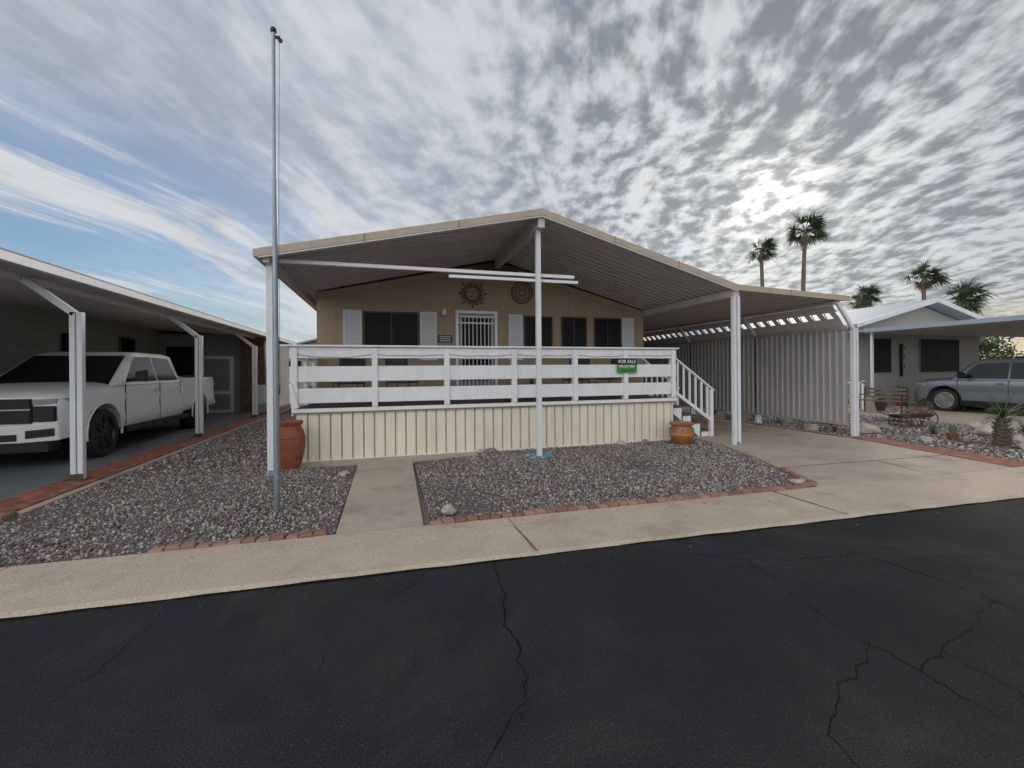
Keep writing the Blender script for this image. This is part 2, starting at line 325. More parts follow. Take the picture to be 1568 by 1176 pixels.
def stones(name,P,dens,smin,smax,ymax,z,parent,hmul=1.0):
    x0=min(p[0] for p in P);x1=max(p[0] for p in P);y0=min(p[1] for p in P);y1=min(ymax,max(p[1] for p in P))
    n=int((x1-x0)*(y1-y0)*dens); x=np.random.uniform(x0,x1,n); y=np.random.uniform(y0,y1,n)
    k=inpoly(x,y,P); x=x[k];y=y[k];n=len(x)
    s=np.random.uniform(0,1,n)**2.0*(smax-smin)+smin
    V=ICO[None]*(1+np.random.uniform(-.28,.28,(n,12,1)))
    sc=np.stack([s*np.random.uniform(.8,1.3,n),s*np.random.uniform(.7,1.1,n),s*np.random.uniform(.45,.8,n)],1)
    V=V*sc[:,None,:]
    q=np.random.normal(size=(n,4)); q/=np.linalg.norm(q,axis=1)[:,None]; w,a,bq,c=q.T
    Rm=np.stack([np.stack([1-2*(bq*bq+c*c),2*(a*bq-c*w),2*(a*c+bq*w)],1),np.stack([2*(a*bq+c*w),1-2*(a*a+c*c),2*(bq*c-a*w)],1),np.stack([2*(a*c-bq*w),2*(bq*c+a*w),1-2*(a*a+bq*bq)],1)],1)
    V=np.einsum('nij,nkj->nki',Rm,V)
    und=(np.sin(x*1.7+y*.6)+np.sin(y*2.3-x*.9)+np.sin(x*4.1+1))*.004*hmul
    V[:,:,0]+=x[:,None];V[:,:,1]+=y[:,None];V[:,:,2]+=(z+und+s*np.random.uniform(.1,.8,n)*hmul)[:,None]
    F=(IF[None]+(np.arange(n)*12)[:,None,None]).reshape(-1)
    me=bpy.data.meshes.new(name); me.vertices.add(n*12); me.vertices.foreach_set('co',V.reshape(-1))
    me.loops.add(len(F)); me.loops.foreach_set('vertex_index',F); nf=n*20
    me.polygons.add(nf); me.polygons.foreach_set('loop_start',np.arange(nf)*3); me.polygons.foreach_set('loop_total',np.full(nf,3)); me.update(); me.validate()
    me.materials.append(M['gravel']); o=bpy.data.objects.new(name,me); COL.objects.link(o); o.parent=parent; return o
stones('gravel_stones_a',polyC,2100,.006,.020,9,.008,gb)
stones('gravel_stones_b',polyL,2100,.006,.020,8.2,.008,gb)
stones('gravel_stones_c',[(-3.92,8.2),(-1.52,8.2),(-1.52,18),(-3.92,18)],700,.01,.028,18,.012,gb)
stones('gravel_stones_d',polyR,480,.014,.034,11,.012,gb)
stones('stray_stones_walk',[(-.46,4.5),(.4,4.5),(.42,7.7),(-.46,7.7)],12,.004,.009,9,.036,gb,.4)
stones('stray_stones_sidewalk',[(-4,4.2),(5.4,4.0),(5.4,4.33),(-4,4.5)],22,.004,.009,9,.034,gb,.4)
stones('stray_stones_drive',[(6.0,5.2),(6.5,5.2),(7.1,8),(6.7,8)],25,.004,.011,9,.038,gb,.4)
stones('stray_stones_road',[(-4,3.45),(7,3.1),(7,3.28),(-4,3.66)],16,.003,.007,9,.0,gb,.4)

def brick_row(pts,bb,rnd):
    for (x0,y0),(x1,y1) in zip(pts[:-1],pts[1:]):
        L=math.hypot(x1-x0,y1-y0);n=max(1,round(L/.125));dx,dy=(x1-x0)/n,(y1-y0)/n
        for k in range(n):
            cx=x0+dx*(k+.5);cy=y0+dy*(k+.5);a=math.atan2(dy,dx)+rnd.uniform(-.12,.12);l=.057+rnd.uniform(-.004,.003);w=.045;z1=.066+rnd.uniform(-.014,.012)
            cy+=rnd.uniform(-.010,.010); ca,sa=math.cos(a),math.sin(a); q=[]
            for z,sh in ((0,1),(z1*.75,1),(z1,.8)):
                q.append([(cx+ca*u*l*sh-sa*v*w*sh,cy+sa*u*l*sh+ca*v*w*sh,z) for u,v in ((-1,-1),(1,-1),(1,1),(-1,1))])
            bb.loft(q)
rnd=random.Random(2); bb=MB()
brick_row([(.43,lot_edge(.43)+.04),(5.3,lot_edge(5.3)+.04),(5.52,lot_edge(5.5)+.11),(5.9,5.25)],bb,rnd)
brick_row([(-2.0,lot_edge(-2)+.04),(-.55,lot_edge(-.55)+.04)],bb,rnd)
brick_row([(-4.0,6.2),(-4.0,4.75)],bb,rnd)
bb.make('brick_edging','brick')

def rock(name,loc,size,m,seed):
    bm=bmesh.new(); bmesh.ops.create_icosphere(bm,subdivisions=3,radius=1)
    for v in bm.verts:
        n=mnoise.noise(v.co*1.4+Vector((seed*3.1,seed,0)))*.45+mnoise.noise(v.co*4+Vector((seed,0,0)))*.14
        v.co=v.co*(1+n); v.co=Vector((v.co.x*size[0],v.co.y*size[1],max(v.co.z*size[2],-size[2]*.3)))
    me=bpy.data.meshes.new(name); bm.to_mesh(me); bm.free(); me.materials.append(M[m]); me.polygons.foreach_set('use_smooth',[True]*len(me.polygons))
    o=bpy.data.objects.new(name,me); o.location=loc; o.rotation_euler=(0,0,seed); COL.objects.link(o); return o
rk=[((.66,4.80,.04),(.10,.07,.06),'rock'),((-.62,7.05,.03),(.08,.08,.05),'rock'),((1.95,8.1,.04),(.1,.07,.06),'rockdark'),((1.75,8.12,.04),(.08,.07,.05),'rock'),
    ((4.75,8.05,.04),(.12,.08,.06),'rock'),((5.45,4.6,.03),(.1,.06,.04),'rock'),((6.3,7.6,.05),(.1,.1,.06),'rockdark'),((5.35,8.05,.04),(.1,.08,.05),'rockdark'),
    ((11.2,7.6,.08),(.28,.2,.16),'rock'),((12.0,9.2,.1),(.3,.22,.18),'rock'),((13.2,6.4,.08),(.25,.2,.14),'rock'),((10.9,9.6,.08),(.2,.18,.14),'rockdark'),((11.6,5.0,.06),(.2,.16,.12),'rock'),
    ((10.6,11.2,.1),(.25,.2,.18),'rock'),((14.2,8.8,.1),(.3,.22,.16),'rock'),((12.6,5.6,.05),(.16,.12,.1),'rock'),((13.9,5.2,.06),(.18,.16,.12),'rockdark'),((10.45,8.4,.05),(.15,.12,.1),'rock'),((10.5,9.2,.05),(.12,.12,.1),'rockdark'),
    ((11.0,6.3,.05),(.14,.1,.08),'rock'),((12.2,7.9,.06),(.2,.15,.1),'rockdark'),((14.6,7.3,.06),(.2,.14,.1),'rock'),((11.9,10.4,.07),(.22,.16,.12),'rock')]
for i,(l,s,m) in enumerate(rk): rock('rock',l,s,m,i+1)

# ---------------------------------------------------------------- main home
H=empty('mobile_home')
XL,XR,XRG=-1.757,6.92,2.68; ZL,ZR,ZRG=3.41,3.30,4.43; XE,ZE=10.0,3.19; YF=7.15; YW=10.4; YB=24.0
wl,wr=-1.45,6.85
def roofz(x):
    if x<XRG: return ZL+(ZRG-ZL)*(x-XL)/(XRG-XL)
    if x<XR: return ZRG+(ZR-ZRG)*(x-XRG)/(XR-XRG)
    return ZR+(ZE-ZR)*(x-XR)/(XE-XR)
b=MB(); b.prism_y([(wl,.95),(wr,.95),(wr,roofz(wr)-.12),(XRG,ZRG-.13),(wl,roofz(wl)-.12)],YW,YB-.3); b.make('walls','siding',H)
b=MB(); b.box(wl+.02,wr-.02,YW+.02,YB-.32,-.02,.945); b.make('foundation_skirting','cream',H)
b=MB()
for x in np.arange(wl+.4,wr,.405): b.box(x-.005,x+.005,YW-.003,YW+.01,.96,roofz(x)-.16)
b.make('siding_groove','groove',H)
b=MB(); b.prism_y([(wl-.03,roofz(wl)-.28),(XRG,ZRG-.29),(XRG,ZRG-.14),(wl-.03,roofz(wl)-.13)],YW-.03,YW-.004); b.prism_y([(XRG,ZRG-.29),(wr+.03,roofz(wr)-.28),(wr+.03,roofz(wr)-.13),(XRG,ZRG-.14)],YW-.03,YW-.004); b.make('rake_trim','siding',H)
b=MB(); b.prism_y([(XRG-.62,roofz(XRG-.62)-.33),(XRG,ZRG-.36),(XRG+.55,roofz(XRG+.55)-.33),(XRG+.55,roofz(XRG+.55)-.13),(XRG,ZRG-.14),(XRG-.62,roofz(XRG-.62)-.13)],YW-.05,YW-.032); b.make('gable_vent_board','brown',H)
T=.05
def sheet(xa,za,xb,zb,y0,y1,name,m='roofmetal'):
    b=MB(); b.prism_y([(xa,za-T),(xb,zb-T),(xb,zb),(xa,za)],y0,y1); return b.make(name,m,H)
sheet(XL,ZL,XRG,ZRG,YF,YB,'roof_left'); sheet(XRG+.001,ZRG,XR,ZR,YF,YB,'roof_right'); sheet(XR+.001,ZR-.02,XE,ZE-.02,YF+.02,YB,'carport_roof')
b=MB()
y=YF+.18
while y<YB-.2:
    if y<YW: b.beam((XL+.03,y,ZL-T-.018),(XRG-.06,y,ZRG-T-.018),.03,.04); b.beam((XRG+.06,y,ZRG-T-.018),(XR-.03,y,ZR-T-.018),.03,.04)
    b.beam((XR+.06,y,ZR-T-.038),(XE-.05,y,ZE-T-.038),.03,.04)
    y+=.2
b.make('roof_pan_ribs','roofmetal',H)
b=MB()
def fas(xa,za,xb,zb,y,h=.10,up=.015): b.prism_y([(xa,za-h),(xb,zb-h),(xb,zb+up),(xa,za+up)],y-.035,y-.002)
fas(XL-.03,ZL,XRG,ZRG,YF); fas(XRG+.0005,ZRG,XR,ZR,YF); fas(XR+.0005,ZR,XE+.02,ZE,YF)
b.box(XL-.09,XL-.002,YF-.03,YB,ZL-.11,ZL+.005)
b.make('fascia','fascia',H)
b=MB(); b.prism_y([(XL-.03,ZL-.125),(XRG,ZRG-.125),(XRG,ZRG-.102),(XL-.03,ZL-.102)],YF-.025,YF+.03); b.prism_y([(XRG,ZRG-.125),(XR,ZR-.125),(XR,ZR-.102),(XRG,ZRG-.102)],YF-.025,YF+.03); b.make('fascia_drip','whitemetal',H)
b=MB()
for x in (-.3,1.2,4.1,5.5,8.3): b.box(x-.012,x+.012,YF-.041,YF-.036,roofz(x)-.105,roofz(x)+.018)
b.make('fascia_seams','groove',H)
b=MB(); b.box(XRG-.06,XRG+.06,YF+.03,YW-.06,ZRG-.30,ZRG-.05)
b.box(XL+.02,XL+.10,YF+.05,YB,ZL-.17,ZL-.052)
b.box(XR-.06,XR+.08,YF+.03,YB,ZR-.22,ZR-.075)
b.box(XE-.32,XE-.24,YF+.05,YB,ZE-.16,ZE-.085)
b.make('roof_beams','roofmetal',H)
def post(b,x,y,z1,w=.085,z0=0.0): b.box(x-w/2,x+w/2,y-w/2,y+w/2,z0,z1)
b=MB(); post(b,-1.69,7.4,roofz(-1.69)-.17,.09); post(b,2.68,7.38,ZRG-.30,.085); post(b,6.87,7.2,ZR-.22,.075); post(b,6.97,7.2,ZR-.22,.075)
b.make('porch_posts','whitemetal',H,bevel=.004)
b=MB()
for x,y in ((-1.69,7.4),(6.92,7.2)): b.box(x-.1,x+.1,y-.08,y+.08,.02,.032); b.box(x-.03,x+.03,y-.065,y-.046,.03,.1)
b.make('post_brackets','galv',H)
b=MB()
for y in (7.2,9.85,12.6,15.4,18.2,21):
    post(b,10.2,y,2.5,.08); post(b,10.3,y,2.5,.06)
    b.beam((10.2,y,2.48),(9.72,y,3.06),.08,.06,(0,1,0))
b.make('carport_posts','whitemetal',H,bevel=.003)
b=MB(); b.box(2.55,2.80,7.25,7.5,0,.05); b.make('post_footing','bluestone',H,bevel=.01)
b=MB(); zt,zb=2.47,.33
y=7.3; ys=[]
while y<23.8:
    ys+=[(y,0),(y+.06,0),(y+.078,.028),(y+.115,.028),(y+.133,0)]; y+=.16
for (ya,oa),(yb,ob) in zip(ys[:-1],ys[1:]):
    b.poly([(10.16-oa,ya,zb),(10.16-ob,yb,zb),(10.16-ob,yb,zt),(10.16-oa,ya,zt)])
b.make('corrugated_screen_wall','screenmetal',H)
b=MB(); b.box(10.12,10.19,7.3,23.8,2.47,2.53); b.box(10.12,10.19,7.3,23.8,.28,.33); b.make('screen_wall_rails','screenmetal',H)
b=MB(); y=7.35
while y<23.6:
    for (xa,za,xb,zb2) in ((10.16,2.53,10.0,2.74),(9.90,2.87,9.78,3.03)):
        b.poly([(xa,y,za),(xa,y+.28,za),(xb,y+.28,zb2),(xb,y,zb2)])
    b.poly([(10.0,y,2.74),(10.0,y+.14,2.74),(9.90,y+.17,2.87),(9.90,y+.03,2.87)])
    b.poly([(10.16,y+.28,2.53),(10.16,y+.31,2.53),(9.78,y+.31,3.03),(9.78,y+.28,3.03)])
    y+=.31
b.make('slanted_side_panels','roofmetal',H)
b=MB(); b.box(6.95,9.8,21.5,23.9,-.02,3.0); b.make('storage_shed','siding',H)
b=MB(); b.box(7.9,8.8,21.46,21.5,.05,2.1); b.make('shed_door','whitemetal',H)
b=MB(); b.beam((-1.66,7.46,3.33),(3.42,7.46,3.34),.06,.055); b.beam((1.07,7.46,3.24),(3.5,7.46,3.245),.05,.05); b.make('awning_bars','white',H)

def window(x0,x1,z0,z1,par,Y=YW,fr='bronze',mull=True):
    bb=MB(); f=.035
    bb.box(x0,x1,Y-.04,Y-.004,z0,z0+f);bb.box(x0,x1,Y-.04,Y-.004,z1-f,z1);bb.box(x0,x0+f,Y-.04,Y-.004,z0+f,z1-f);bb.box(x1-f,x1,Y-.04,Y-.004,z0+f,z1-f)
    bb.make('window_frame',fr,par)
    bb=MB();bb.box(x0+f,x1-f,Y-.02,Y-.003,z0+f,z1-f);bb.make('window_screen','screen',par)
    if mull: bb=MB();bb.box((x0+x1)/2-.012,(x0+x1)/2+.012,Y-.03,Y-.021,z0+f,z1-f);bb.make('window_mullion','bronze',par)
def shutter(x0,x1,z0,z1,par,Y=YW):
    bb=MB();bb.box(x0,x1,Y-.03,Y-.004,z0,z1);f=.05
    bb.box(x0,x0+f,Y-.045,Y-.031,z0,z1);bb.box(x1-f,x1,Y-.045,Y-.031,z0,z1);bb.box(x0+f,x1-f,Y-.045,Y-.031,z1-f,z1);bb.box(x0+f,x1-f,Y-.045,Y-.031,z0,z0+f)
    z=z0+f+.03
    while z<z1-f-.02:
        bb.beam((x0+f,Y-.036,z),(x1-f,Y-.036,z),.012,.02,(0,-.5,1)); z+=.045
    bb.make('shutter','greyshut',par)
window(-.47,.77,1.9,2.98,H)
for a,c in ((3.38,4.15),(4.40,5.12),(5.34,6.14)): window(a,c,1.9,2.98,H)
for a,c in ((-.90,-.50),(.80,1.19),(2.97,3.345),(6.17,6.53)): shutter(a,c,1.85,3.0,H)
b=MB(); x0,x1,z0,z1=1.64,2.68,.95,3.06
b.box(x0,x0+.07,YW-.06,YW-.004,z0,z1);b.box(x1-.07,x1,YW-.06,YW-.004,z0,z1);b.box(x0+.07,x1-.07,YW-.06,YW-.004,z1-.07,z1)
b.make('door_frame','white',H)
b=MB(); b.box(x0+.07,x1-.07,YW-.02,YW-.004,z0,z1-.07); b.make('door_panel','nwall2',H)
b=MB(); b.box(x0+.17,x1-.17,YW-.026,YW-.0205,1.35,z1-.18); b.make('door_window','screen',H)
b=MB()
for k in range(9): x=x0+.13+k*(x1-x0-.26)/8; b.tube([(x,YW-.05,z0+.05),(x,YW-.05,z1-.12)],.011,6)
for z in (z0+.06,1.9,z1-.14,z1-.3): b.box(x0+.08,x1-.08,YW-.058,YW-.043,z-.018,z+.018)
b.make('security_grille','white',H)
b=MB(); b.box(1.22,1.56,YW-.02,YW-.005,2.28,2.46); b.make('number_plate','signblack',H)
b=MB(); 
for z in (2.32,2.37,2.42): b.box(1.26,1.52,YW-.024,YW-.021,z-.008,z+.008)
b.make('number_plate_text','signwhite',H)
b=MB(); b.lathe([(0,.05),(.02,.06),(.05,.075),(.13,.06),(.16,.03)],(1.36,YW-.1,2.92)); b.box(1.33,1.39,YW-.1,YW-.004,3.02,3.06); b.make('porch_lamp','whitemetal',H,40)
b=MB(); c=Vector((2.06,YW-.05,3.48))
def ring(b,c,r,t,n=28): b.tube([c+Vector((math.cos(2*math.pi*k/n)*r,0,math.sin(2*math.pi*k/n)*r)) for k in range(n+1)],t,6,False)
ring(b,c,.19,.012); ring(b,c,.15,.007)
for k in range(16):
    a=2*math.pi*k/16; a2=a+math.pi/16; a0=a-math.pi/16; rr=.36 if k%2==0 else .30
    tip=c+Vector((math.cos(a)*rr,0,math.sin(a)*rr)); 
    for q in (a0,a2): b.tube([c+Vector((math.cos(q)*.2,0,math.sin(q)*.2)),tip],.008,5)
b.tube([c+Vector((-.08,0,.05)),c+Vector((-.03,0,.05))],.012,5); b.tube([c+Vector((.03,0,.05)),c+Vector((.08,0,.05))],.012,5)
b.tube([c+Vector((0,0,.03)),c+Vector((.02,0,-.03))],.01,5); b.tube([c+Vector((-.06,0,-.06)),c+Vector((0,0,-.085)),c+Vector((.06,0,-.06))],.01,5)
b.make('sun_wall_art','rust',H)
b=MB(); c=Vector((3.33,YW-.05,3.56)); ring(b,c,.27,.014); ring(b,c,.2,.008); ring(b,c,.08,.008)
for k in range(12):
    a=math.pi*k/6; b.tube([c+Vector((math.cos(a)*.08,0,math.sin(a)*.08)),c+Vector((math.cos(a)*.26,0,math.sin(a)*.26))],.006,5)
b.make('round_wall_art','rust',H)

# ---------------------------------------------------------------- deck
DX0,DX1,DY=-1.52,6.2,8.2
b=MB(); b.box(DX0+.03,DX1-.03,DY+.03,DY+.06,0.0,.90); b.box(DX0+.03,DX0+.06,DY+.06,YW-.01,0,.90); b.box(DX1-.06,DX1-.03,DY+.06,YW-.01,0,.90); b.make('deck_skirting','cream',H)
b=MB(); g=MB(); x=DX0+.05; k=0; rr=random.Random(21)
while x<DX1-.15:
    w=.155; o=rr.uniform(-.003,.003); b.box(x,x+w,DY+.008+o,DY+.029,.02,.895); g.box(x+w+.005,x+w+.019,DY+.024,DY+.0295,.02,.895); x+=.185
b.make('deck_skirting_panels','cream',H,bevel=.004); g.make('deck_skirting_gaps','groove',H)
b=MB(); b.box(DX0+.02,DX1-.02,DY-.006,DY+.02,.0,.05); b.make('skirting_base_rail','cream',H)
b=MB(); b.box(DX0,DX1,DY-.02,YW-.06,.915,.95); b.make('deck_floor','wood',H)
b=MB(); b.box(DX0-.02,DX1+.02,DY-.05,DY-.022,.895,.96); b.box(DX0-.03,DX0-.002,DY-.02,YW-.06,.84,.96); b.make('deck_rim_board','white',H)
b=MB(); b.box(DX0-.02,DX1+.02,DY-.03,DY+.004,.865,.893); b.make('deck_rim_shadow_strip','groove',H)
pxs=[-1.50,-.18,1.12,2.45,3.765,4.94,6.13]
b=MB()
for x in pxs: b.box(x-.045,x+.045,DY+.0,DY+.07,.95,2.03)
for y in (9.2,10.2): b.box(DX0,DX0+.08,y-.04,y+.04,.95,2.03)
b.make('rail_posts','white',H,bevel=.004)
b=MB(); rr=random.Random(4)
segs=list(zip([DX0-.06]+[-.18,2.45,3.765],[-.18,2.45,3.765]+[DX1+.02]))
for (z0,z1) in ((1.84,2.03),(1.43,1.70),(1.05,1.31)):
    for a,c in segs:
        o=rr.uniform(-.005,.005); b.box(a+.002,c-.002,DY-.03+o,DY-.003+o,z0+o,z1+o)
    b.box(DX0-.035,DX0-.008,DY,YW-.1,z0,z1)
b.make('rail_boards','white',H,bevel=.004)
b=MB()
for x in pxs: b.box(x-.05,x+.05,DY-.062,DY-.038,.97,2.02)
b.make('rail_battens','white',H,bevel=.004)
b=MB(); b.box(DX0-.20,2.449,DY-.09,DY+.10,2.036,2.07); b.box(2.453,DX1+.06,DY-.09,DY+.10,2.037,2.071); b.box(DX0-.12,DX0+.06,DY+.104,YW-.1,2.036,2.07); b.make('rail_cap','white',H,bevel=.006)
b=MB(); rr=random.Random(6)
for i,(a,c) in enumerate(zip(pxs[:-1],pxs[1:])):
    n=10; sag=(.05,.015,.02,.012,.03,.01)[i]; ph_=rr.uniform(0,3)
    b.tube([(a+.05+(c-a-.1)*t/n,DY-.045,1.90-sag*math.sin(math.pi*t/n)+.006*math.sin(t*1.3+ph_)) for t in range(n+1)],.004,5)
b.make('light_string_cable','dark',H)
b=MB(); b.beam((-1.45,DY-.07,.98),(-1.56,DY-.07,1.4),.05,.03,(0,1,0)); b.make('corner_brace','white',H)
def chair(x,y,rot,par):
    e=empty('patio_chair',(x,y,.95),rot); bb=MB()
    for sx in (-.24,.24):
        bb.tube([(sx,-.22,0),(sx,-.22,.6),(sx,.22,.62)],.014,6); bb.tube([(sx,.25,0),(sx,.2,.42),(sx,.28,.95)],.014,6)
    bb.tube([(-.24,.28,.95),(.24,.28,.95)],.014,6)
    bb.box(-.23,.23,-.2,.22,.4,.43); bb.prism_x([(.2,.45),(.22,.45),(.285,.93),(.265,.93)],-.22,.22); bb.make('frame','dark',e); return e
chair(-.7,9.2,R(200),H); chair(.35,9.4,R(150),H); chair(4.3,9.3,R(175),H); chair(5.3,9.5,R(200),H)
te=empty('patio_table',(3.2,9.3,.95)); bb=MB(); bb.lathe([(.68,.42),(.70,.43),(.71,.42)],(0,0,0)); bb.lathe([(0,.22),(.03,.2),(.05,.03),(.68,.03)],(0,0,0)); bb.make('top','dark',te)
te=empty('planter_pot',(2.35,8.75,.95)); bb=MB(); bb.lathe([(0,.11),(.22,.16),(.24,.18),(.29,.18),(.29,.15),(.24,.14)]); bb.make('body','terra',te,40)
b=MB();st=MB()
nst=4
for k in range(nst):
    x0=DX1+.03+k*.25; z=.95-.19*(k+1); b.box(x0,x0+.28,8.32,9.45,z-.04,z); st.box(x0+.0,x0+.03,8.34,9.43,z-.19 if k<nst-1 else 0,z-.042)
b.make('stair_treads','step',H,bevel=.004)
for yy in (8.34,9.46):
    pr=[(DX1+.02,.62),(DX1+.80,0.0),(DX1+1.02,0.0)]
    for k in range(3,-1,-1):
        x0=DX1+.03+k*.25; z=.95-.19*(k+1)-.045; pr+=[(x0+.25,z),(x0,z)]
    pr+=[(DX1+.02,.86)]
    st.prism_y(pr,yy,yy+.03)
for yy in (8.26,9.48):
    st.box(DX1+1.0,DX1+1.08,yy-.01,yy+.07,0,1.12)
    st.beam((DX1-.03,yy+.02,1.9),(DX1+1.1,yy+.02,1.1),.09,.035); st.beam((DX1,yy+.02,1.12),(DX1+1.03,yy+.02,.42),.035,.07)
    for k in range(6):
        x=DX1+.13+k*.16; zt_=1.88-.71*(x-DX1); zb_=1.12-.68*(x-DX1); st.box(x-.02,x+.02,yy+.003,yy+.037,zb_-.02,zt_-.02)
st.make('stair_rail','white',H)

# for sale sign
S=empty('for_sale_sign',(4.95,DY-.075,1.68))
boxes('panel_top','signblack',S,[(-.235,.235,-.004,.006,.02,.155)]); boxes('panel_bottom','green',S,[(-.235,.235,-.0045,.006,-.155,.018)])
def text(s,size,z,m,par):
    c=bpy.data.curves.new('txt','FONT'); c.body=s; c.size=size; c.align_x='CENTER'; c.extrude=.001; c.offset=.0012
    o=bpy.data.objects.new('lettering',c); o.rotation_euler=(R(90),0,0); o.location=(0,-.007,z); COL.objects.link(o); c.materials.append(M[m]); o.parent=par
text('FOR SALE',.098,.055,'signwhite',S); text('602-332-9681',.068,-.035,'signwhite',S); text('3 BED  2 BATH',.045,-.12,'black',S)

# flagpole
F=empty('flagpole',(-1.19,5.46,0)); b=MB(); b.tube([(0,0,-.02),(0,0,2.0)],.033,16); b.tube([(0,0,2.0),(0,0,3.8)],.027,16); b.tube([(0,0,3.8),(0,0,5.46)],.021,16); b.make('pole','galv',F,40)
b=MB(); b.lathe([(5.46,.02),(5.47,.032),(5.5,.034),(5.52,.02),(5.53,.004)],(0,0,0),n=16); b.box(0,.07,-.01,.01,5.40,5.43); b.lathe([(-.006,.025),(.006,.025)],(.07,0,5.385),'y',14); b.make('pulley_head','black',F)
b=MB(); b.tube([(.037,-.01,1.35),(.04,-.01,1.45)],.006,6); b.tube([(.04,-.004,1.4),(.04,-.002,3.5),(.06,0,5.38)],.0025,5); b.make('halyard_cleat','dark',F)

# pots
U=empty('terracotta_urn',(-1.5,7.82,0)); b=MB(); b.lathe([(0,.13),(.02,.14),(.18,.185),(.38,.222),(.52,.225),(.62,.20),(.69,.165),(.72,.16),(.75,.185),(.79,.195),(.80,.18),(.78,.15),(.70,.13)],n=40); b.make('body','terra',U,40)
b=MB(); b.lathe([(.525,.226),(.535,.231),(.545,.225)],n=40); b.make('ring','terra',U,40)
b=MB(); b.lathe([(.60,.12),(.70,.125)],n=30); b.make('soil','dark',U)
P=empty('decorated_flower_pot',(6.02,7.75,0)); b=MB(); b.lathe([(0,.13),(.03,.15),(.12,.22),(.22,.25),(.32,.235),(.38,.2),(.41,.2),(.43,.245),(.47,.25),(.47,.22),(.40,.18)],n=40); b.make('body','terra2',P,40)
b=MB(); b.lathe([(.21,.2505),(.225,.2545),(.25,.2525)],n=40); b.make('glazed_band','yellow',P,40)
b=MB()
for k in range(14):
    a=2*math.pi*k/14; b.beam((math.cos(a)*.245,math.sin(a)*.245,.30),(math.cos(a+.2)*.228,math.sin(a+.2)*.228,.355),.02,.012)
b.make('painted_marks','green',P)
for i,(dx,dy) in enumerate(((-.17,-.16),(.17,-.12),(0,-.22),(.2,.1),(-.2,.08))): rock('painted_stone',(2.68+dx,7.38+dy,.04),(.06,.05,.04),'bluestone',40+i)

# ---------------------------------------------------------------- vehicles
def wheel(b_t,b_r,x,y,r,w,side):
    s=side; c=(x,y,r)
    b_t.lathe([(-w/2*s,r*.68),(-w/2*s,r*.93),(-w*.38*s,r),(w*.38*s,r),(w/2*s,r*.94),(w/2*s,r*.72),(w*.30*s,r*.69)],c,'x',36)
    o=w*.36*s
    b_r.lathe([(o-.10*s,r*.66),(o-.10*s,.05),(o-.06*s,.01)],c,'x',24)
    b_r.lathe([(o-.03*s,r*.68),(o+.03*s,r*.72),(o+.035*s,r*.69),(o,r*.66)],c,'x',36)
    b_r.lathe([(o-.06*s,.09),(o+.01*s,.085),(o+.015*s,.05)],c,'x',16)
    for k in range(6):
        for da in (-.13,.13):
            a=2*math.pi*k/6+.3; b_r.beam((x+o,y+math.cos(a)*.06,r+math.sin(a)*.06),(x+o+.005*s,y+math.cos(a+da)*r*.68,r+math.sin(a+da)*r*.68),.03,.035,(1,0,0))
def body_ring(y,hw,zlo,zhi,cr,bulge=0):
    pts=[(hw*.0,zhi+cr),(hw*.35,zhi+cr*.97),(hw*.62,zhi+cr*.85),(hw*.80,zhi+cr*.35),(hw*.90,zhi-.01),(hw*.965,zhi-.05),(hw*.985,zhi-.13),(hw,zhi-.24),(hw*.985,zhi-.42),(hw*1.0,zlo+.22),(hw*.985,zlo+.08),(hw*.95,zlo+.02),(hw*.85,zlo),(0,zlo)]
    return [(x,y,z) for x,z in pts]+[(-x,y,z) for x,z in reversed(pts[1:-1])]
def rrect(hw,y0,y1,z,r=.12,seg=4):
    out=[]
    for cx,cy,a0 in ((hw-r,y1-r,0),(-hw+r,y1-r,90),(-hw+r,y0+r,180),(hw-r,y0+r,270)):
        for k in range(seg+1):
            a=R(a0+90*k/seg); out.append((cx+math.cos(a)*r,cy+math.sin(a)*r,z))
    return out
def cyl_cut(y,z,r,x0,x1):
    b=MB(); b.lathe([(x0,r),(x1,r)],(0,y,z),'x',40); return b.make('cut','black')
